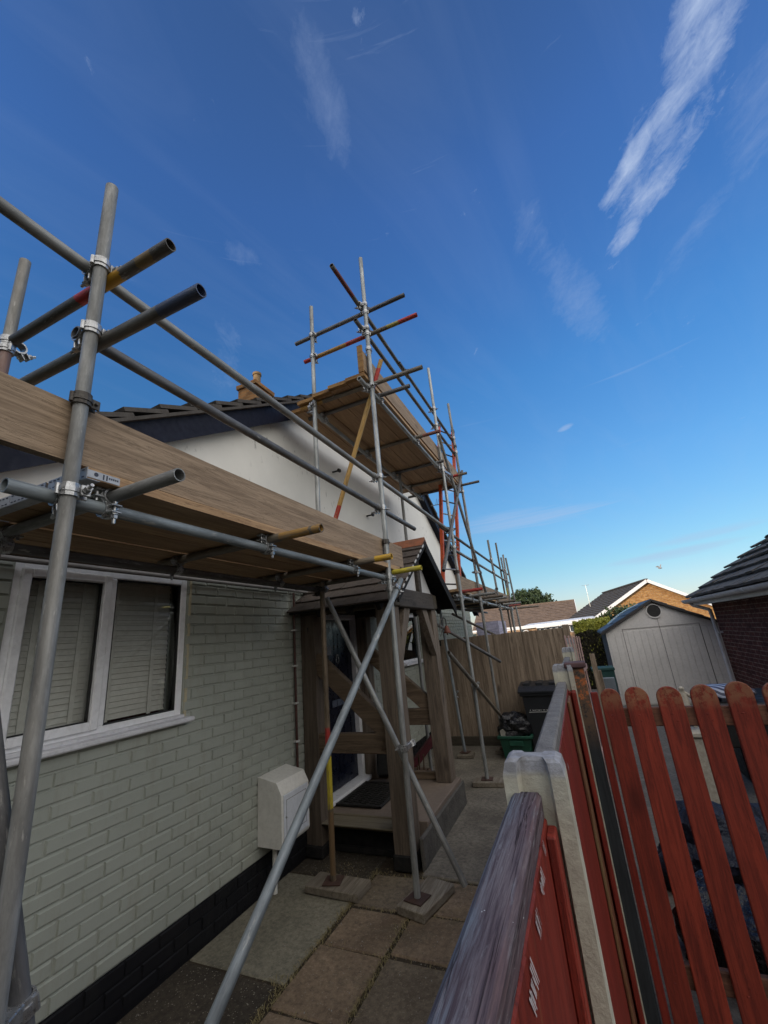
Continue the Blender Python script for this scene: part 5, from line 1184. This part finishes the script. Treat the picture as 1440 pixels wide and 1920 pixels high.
# little garden statue (child figure)
def skin_fig(name, pts, edges, rad, mat, **k):
    me = bpy.data.meshes.new(name); me.from_pydata(pts, edges, []); o = bpy.data.objects.new(name, me); COL.objects.link(o)
    md = o.modifiers.new('s', 'SKIN'); o.modifiers.new('d', 'SUBSURF').levels = 2
    for v_, r_ in zip(me.skin_vertices[0].data, rad): v_.radius = (r_, r_)
    me.skin_vertices[0].data[0].use_root = True
    dg = bpy.context.evaluated_depsgraph_get(); m2 = bpy.data.meshes.new_from_object(o.evaluated_get(dg)); bpy.data.objects.remove(o)
    m2.materials.append(mat); m2.polygons.foreach_set('use_smooth', [True] * len(m2.polygons)); q = bpy.data.objects.new(name, m2); return q
stx, sty, stz = .93, 6.0, .66
P = [(0, 0, .22), (0, 0, .3), (0, -.01, .37), (0, -.01, .41), (0, -.02, .46), (-.035, 0, .14), (-.03, -.01, .03), (.035, -.02, .14), (.04, 0, .03), (-.07, 0, .36), (-.1, -.03, .29), (-.06, -.06, .25), (.07, 0, .36), (.1, -.02, .3), (.08, -.07, .33)]
E_ = [(0, 1), (1, 2), (2, 3), (3, 4), (0, 5), (5, 6), (0, 7), (7, 8), (2, 9), (9, 10), (10, 11), (2, 12), (12, 13), (13, 14)]
RD = [.045, .045, .04, .02, .042, .03, .02, .03, .02, .022, .018, .014, .022, .018, .014]
q = skin_fig('garden_statue', P, E_, RD, stonem); link(q, Matrix.Translation((stx, sty, stz)), None); tagit(q, 'small pale stone statue of a standing child behind the gate', 'statue')
m = MB(); m.box(.8, 1.06, 5.88, 6.12, 0, .62, .01, .004); m.box(.77, 1.09, 5.85, 6.15, .62, .67, .01); build('plinth', m, stonem, label='square stone pedestal under the child statue', cat='pedestal')
m = blobmesh((.72, 4.3, .12), .46, (1.15, .75, .8), .35, 1.5, 12, 44, 26, 0)
build('tarpaulin_heap', m, tarp, label='crumpled navy blue plastic heap on the ground behind the gate', cat='tarpaulin', smooth=True)
m = blobmesh((.55, 3.45, .1), .36, (1.0, .7, .75), .3, 1.4, 2, 40, 24, 0)
build('dark_sack', m, bagm, label='black plastic sack just behind the bottom of the picket gate', cat='sack', smooth=True)
m = blobmesh((1.35, 3.9, .12), .42, (.9, .8, .9), .32, 1.7, 31, 44, 26, 0)
build('tarpaulin_heap', m, tarp, label='second navy plastic heap behind the right hand pickets', cat='tarpaulin', smooth=True)
# dark bins between hedge and shed
m = MB(); taper(m, .12, .55, 10.9, 11.4, 0, .85, .04); m.box(.1, .57, 10.88, 11.42, .85, .91, .01); build('teal_bin', m, simple('teal_bin_plastic', (0.01, 0.06, 0.055)), label='dark teal lidded bin between the hedge and the shed', cat='bin')
m = MB(); m.obox((.34, 9.7, .42), (.12, 0, 0), (0, .012, .01), (0, -.03, .42), .004); build('grey_board', m, simple('blue_grey_board', (0.17, 0.2, 0.23)), label='upright blue grey board leaning in front of the dark bins', cat='board')
m = MB(); m.bar((.12, 7.2, 0), (.12, 7.25, 1.45), .07, .03); m.bar((.2, 7.5, 0), (.17, 7.4, 1.2), .05, .03); build('leaning_batten', m, closeb, label='pair of grey timber battens leaning behind the dark gate post', cat='batten')

# ------------------------------------------------------------------ vegetation
def leaves(m, c, R3, n, size, seed, shell=.55, up=None, mi=None):
    rnd = random.Random(seed)
    for _ in range(n):
        d = V((rnd.gauss(0, 1), rnd.gauss(0, 1), rnd.gauss(0, 1))).normalized()
        f = noise.noise(d * 2.2 + V((seed, 0, 0))) * .35 + noise.noise(d * 6 + V((0, seed, 0))) * .16
        rr = (1 + f) * (shell + (1 - shell) * rnd.random() ** .6)
        p = V(c) + V((d.x * R3[0], d.y * R3[1], d.z * R3[2])) * rr
        if noise.noise(p * .9) < -.28: continue
        a = V((rnd.gauss(0, 1), rnd.gauss(0, 1), rnd.gauss(0, 1))).normalized(); b = a.cross(V((rnd.gauss(0, 1), rnd.gauss(0, 1), rnd.gauss(0, 1)))).normalized(); s = size * rnd.uniform(.5, 1.3)
        m.add([p - a * s, p - b * s * .5, p + a * s, p + b * s * .5], [(0, 1, 2, 3)])
    return m
TRE = thing('broadleaf_tree', (-4.6, 52, 0), 'dark green broadleaf tree behind the brown tiled bungalow', 'tree')
m = MB(); m.cyl((-4.6, 52, 0), (-4.5, 52, 3.2), .35, .22, 10)
for k in range(7): a = k * .9; m.cyl((-4.5, 52, 2.6 + k * .1), (-4.5 + 2.2 * math.cos(a), 52 + 1.6 * math.sin(a), 4.6 + (k % 3) * .4), .12, .04, 6)
build('trunk', m, barkm, TRE)
m = MB(); leaves(m, (-4.6, 52, 4.2), (2.7, 2.4, 2.0), 5200, .2, 4); leaves(m, (-2.6, 52, 3.6), (1.3, 1.3, 1.1), 1200, .17, 9); leaves(m, (-6.4, 52, 4.2), (1.4, 1.4, 1.4), 1300, .18, 11); leaves(m, (-4.2, 52, 5.1), (1.7, 1.5, 1.1), 1600, .18, 15)
build('crown', m, leafm, TRE, recalc=False)
def hedge(name, x0, x1, y0, y1, z1, n, mats, label, cat, seed):
    T_ = thing(name, ((x0 + x1) / 2, (y0 + y1) / 2, 0), label, cat); rnd = random.Random(seed)
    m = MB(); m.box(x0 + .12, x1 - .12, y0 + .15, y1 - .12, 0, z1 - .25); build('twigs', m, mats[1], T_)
    m = MB(); md = MB()
    for _ in range(n):
        u = rnd.random(); x = rnd.uniform(x0, x1); y = rnd.uniform(y0, y1); z = rnd.uniform(.02, z1)
        if u < .45: y = y0 + abs(rnd.gauss(0, .09))
        elif u < .75: z = z1 - abs(rnd.gauss(0, .1)) + noise.noise(V((x * 2.3, y * 2, 0))) * .16
        elif u < .88: x = x0 + abs(rnd.gauss(0, .07))
        else: x = x1 - abs(rnd.gauss(0, .07))
        s = rnd.uniform(.03, .075); a = V((rnd.gauss(0, .5), rnd.gauss(0, .5), 1)).normalized(); b = a.cross(V((rnd.gauss(0, 1), rnd.gauss(0, 1), rnd.gauss(0, .3)))).normalized(); p = V((x, y, z))
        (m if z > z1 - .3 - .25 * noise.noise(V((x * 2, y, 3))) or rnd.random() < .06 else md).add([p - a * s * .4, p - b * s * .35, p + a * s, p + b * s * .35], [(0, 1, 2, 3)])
    build('foliage', m, mats[0], T_, recalc=False); build('shade_toned_foliage', md, mats[1], T_, recalc=False)  # brown lower foliage: shade below the bright top is put into its colour
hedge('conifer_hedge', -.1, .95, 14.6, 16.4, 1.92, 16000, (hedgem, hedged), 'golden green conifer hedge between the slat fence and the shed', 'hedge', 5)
m = MB(); leaves(m, (2.3, 25, 1.7), (1.0, .9, .95), 2600, .09, 31); leaves(m, (3.4, 25, 1.6), (.8, .8, .8), 1200, .09, 37)
m.cyl((2.3, 25, 0), (2.3, 25, 1.2), .05)
build('round_shrub', m, simple('mid_green_leaf', (0.035, 0.06, 0.022), (0.02, 0.035, 0.015), 0.7, 0, 2), label='dark green rounded shrub in front of the yellow brick gable', cat='shrub', recalc=False)

# ------------------------------------------------------------------ far houses
BH = thing('brick_bungalow', (5.2, 36, 0), 'yellow brick bungalow with white verge boards and dark tiled roof', 'house')
ro = R(12.5); Mh = Matrix.Translation((5.24, 36, 0)) @ Matrix.Rotation(ro, 4, 'Z')
def xf(m, M_): m.v = [tuple(M_ @ V(v)) for v in m.v]; return m
hw, ez, rz, ln = 4.15, 2.12, 4.45, 10.5
m = MB(); m.prism([(-hw + .25, 0, 0), (hw - .25, 0, 0), (hw - .25, 0, ez + .1), (0, 0, rz - .15), (-hw + .25, 0, ez + .1)], (0, ln, 0)); build('brick_wall', m, brk_yel, BH, M=Mh)
sth = math.atan((rz - ez) / hw)
m = MB()
for sg in (-1, 1):
    up = V((-sg * math.cos(sth), 0, math.sin(sth))); e = V((sg * hw, -.25, ez)); L = hw / math.cos(sth)
    tiled(m, e, (0, 1, 0), up, ln + .3, 14, L / 14 - .001, .8, .05, .07, .004); m.prism([e, e + V((0, ln + .3, 0)), e + V((0, ln + .3, 0)) + up * L, e + up * L], (0, 0, -.04))
m.box(-.12, .12, -.25, ln + .05, rz + .02, rz + .13, .02); build('tiled_roof', m, simple('charcoal_far_tile', (0.07, 0.065, 0.062), (0.05, 0.045, 0.043), 0.85), BH, M=Mh)
m = MB()
for sg in (-1, 1): m.bar((sg * (hw + .05), -.28, ez - .06), (0, -.28, rz - .03), .04, .22)
build('verge_board', m, fascm, BH, M=Mh)
m = MB(); m.box(-hw - .12, -hw, -.25, ln, ez - .12, ez + .04); build('gutter', m, fascm, BH, M=Mh)
m = MB(); p = V((-2.2, 7.5, 3.2)); m.cyl(p, p + V((0, 0, 2.0)), .018, n=6); m.cyl(p + V((-.35, 0, 1.95)), p + V((.3, 0, 2.0)), .012, n=5)
for k in range(6): m.cyl(p + V((-.3 + k * .1, -.14, 1.96)), p + V((-.3 + k * .1, .14, 1.96)), .008, n=4)
m.cyl(p + V((-.02, -.2, 1.1)), p + V((-.02, .2, 1.15)), .012, n=5)
build('tv_aerial', m, alu, BH, M=Mh)

WB = thing('brown_roof_bungalow', (-4.5, 48, 0), 'long bungalow with brown tiled roof behind the closeboard fence', 'house')
m = MB(); m.box(-9.6, .1, 44.8, 51, 0, 2.1); build('brick_wall', m, brk_tan, WB)
m = MB(); u_ = V((0, 4.0, 2.15)); 
tiled(m, (-9.9, 44.4, 2.08), (1, 0, 0), u_, 10.2, 13, u_.length / 13, .5, .04, .055, .02); tiled(m, (-9.9, 52.4, 2.08), (1, 0, 0), V((0, -4.0, 2.15)), 10.2, 13, u_.length / 13, .5, .04, .055, .01); m.box(-9.9, .3, 48.28, 48.52, 4.2, 4.33, .02)
build('tiled_roof', m, simple('brown_far_tile', (0.155, 0.11, 0.085), (0.09, 0.066, 0.054), 0.9, 0, 3, 20, 0.4), WB)
m = MB(); m.prism([(.1, 44.8, 2.1), (.1, 51.9, 2.1), (.1, 48.4, 4.1)], (.06, 0, 0)); m.bar((.3, 44.4, 2.1), (.3, 48.4, 4.25), .04, .2); build('white_gable', m, fascm, WB)
m = MB(); m.box(-9.9, .3, 44.3, 44.4, 1.95, 2.12); build('fascia', m, fascm, WB)

CS = thing('conservatory', (-.6, 27, 0), 'white framed conservatory and lean-to roofs beyond the closeboard fence', 'conservatory')
m = MB(); m.box(-3.9, 1.3, 27.3, 30, 0, 1.45); m.box(-3.9, -3.1, 27.28, 27.32, 0, 1.85); m.box(-2.9, -2.2, 27.28, 27.32, 0, 1.9); build('dwarf_wall', m, brk_tan, CS)
m = MB(); m.bar((-3.0, 27.1, 1.93), (1.2, 27.1, 2.03), .06, .13); m.bar((-4.6, 27.6, 1.83), (-2.0, 27.6, 1.96), .06, .09); m.bar((-2.2, 27.0, 1.86), (.2, 27.0, 1.9), .05, .05); m.prism([(-3.0, 27.1, 2.0), (1.2, 27.1, 2.1), (1.0, 29.6, 2.22), (-2.8, 29.6, 2.12)], (0, 0, .03)); build('roof_frame', m, fascm, CS)
m = MB(); m.box(-3.1, 1.2, 27.34, 27.38, 1.2, 1.85); build('glazing', m, simple('dark_glazing', (0.06, 0.08, 0.1), None, 0.15), CS)
for k in range(6):
    x0 = -2.05 + k * .33; m = MB()
    for b in ((x0, x0 + .04, 1.45, 1.84), (x0 + .24, x0 + .28, 1.45, 1.84), (x0, x0 + .28, 1.8, 1.84), (x0, x0 + .28, 1.45, 1.49)): m.box(b[0], b[1], 27.26, 27.3, b[2], b[3])
    build('window_frame', m, fascm, CS)
for (x0, x1, z0, z1) in ((-3.0, -2.7, 1.55, 1.8), (-4.5, -4.05, 1.35, 1.85), (.5, 1.15, 1.6, 1.9)):
    m = MB()
    for b in ((x0, x0 + .05, z0, z1), (x1 - .05, x1, z0, z1), (x0, x1, z1 - .05, z1), (x0, x1, z0, z0 + .05)): m.box(b[0], b[1], 27.2, 27.25, b[2], b[3])
    build('window_frame', m, fascm, CS)
m = MB(); m.box(-2.9, -2.2, 13.6, 15.2, 0, 2.2); build('lilac_outhouse', m, brick_tex('lilac_brick', ((0.42, 0.4, 0.5), (0.36, 0.34, 0.44)), (0.3, 0.29, 0.34), 'X'), label='lilac painted brick outhouse seen under the far scaffold', cat='outhouse')
m = MB(); m.prism([(-4.6, 11, 1.5), (-3.1, 11, 1.5), (-3.1, 11, 1.6)], (0, .1, 0))
# gull
m = MB(); bp = V((9.2, 60, 9.4)); bp = V((11.0, 62, 7.6))
m.sphere(bp, .12, 8, 6, (1.9, .8, .7)); m.add([bp + V((-.05, 0, .03)), bp + V((.1, 0, .03)), bp + V((.25, .1, .5)), bp + V((.1, .1, .42))], [(0, 1, 2, 3)]); m.add([bp + V((-.05, 0, .03)), bp + V((.1, 0, .03)), bp + V((-.2, -.1, .32)), bp + V((-.5, -.1, .22))], [(0, 1, 2, 3)])
build('gull', m, simple('grey_feather', (0.25, 0.25, 0.27)), label='small grey gull flying above the far bungalow roof', cat='bird')
# unseen house added behind the viewer to block the evening sun from the passage
NH = thing('sun_blocker_house', (-4, -15, 0), 'unseen sun blocker shaped as a tan brick house, added behind the viewer to shade the side passage', 'house')
m = MB(); m.box(-16, 8, -21, -9.5, 0, 7.5); build('brick_wall', m, brk_tan, NH)
m = MB(); m.prism([(-16.4, -21.4, 7.5), (-16.4, -9.1, 7.5), (-16.4, -15.2, 12.4)], (24.8, 0, 0)); build('roof', m, tile_dark, NH)
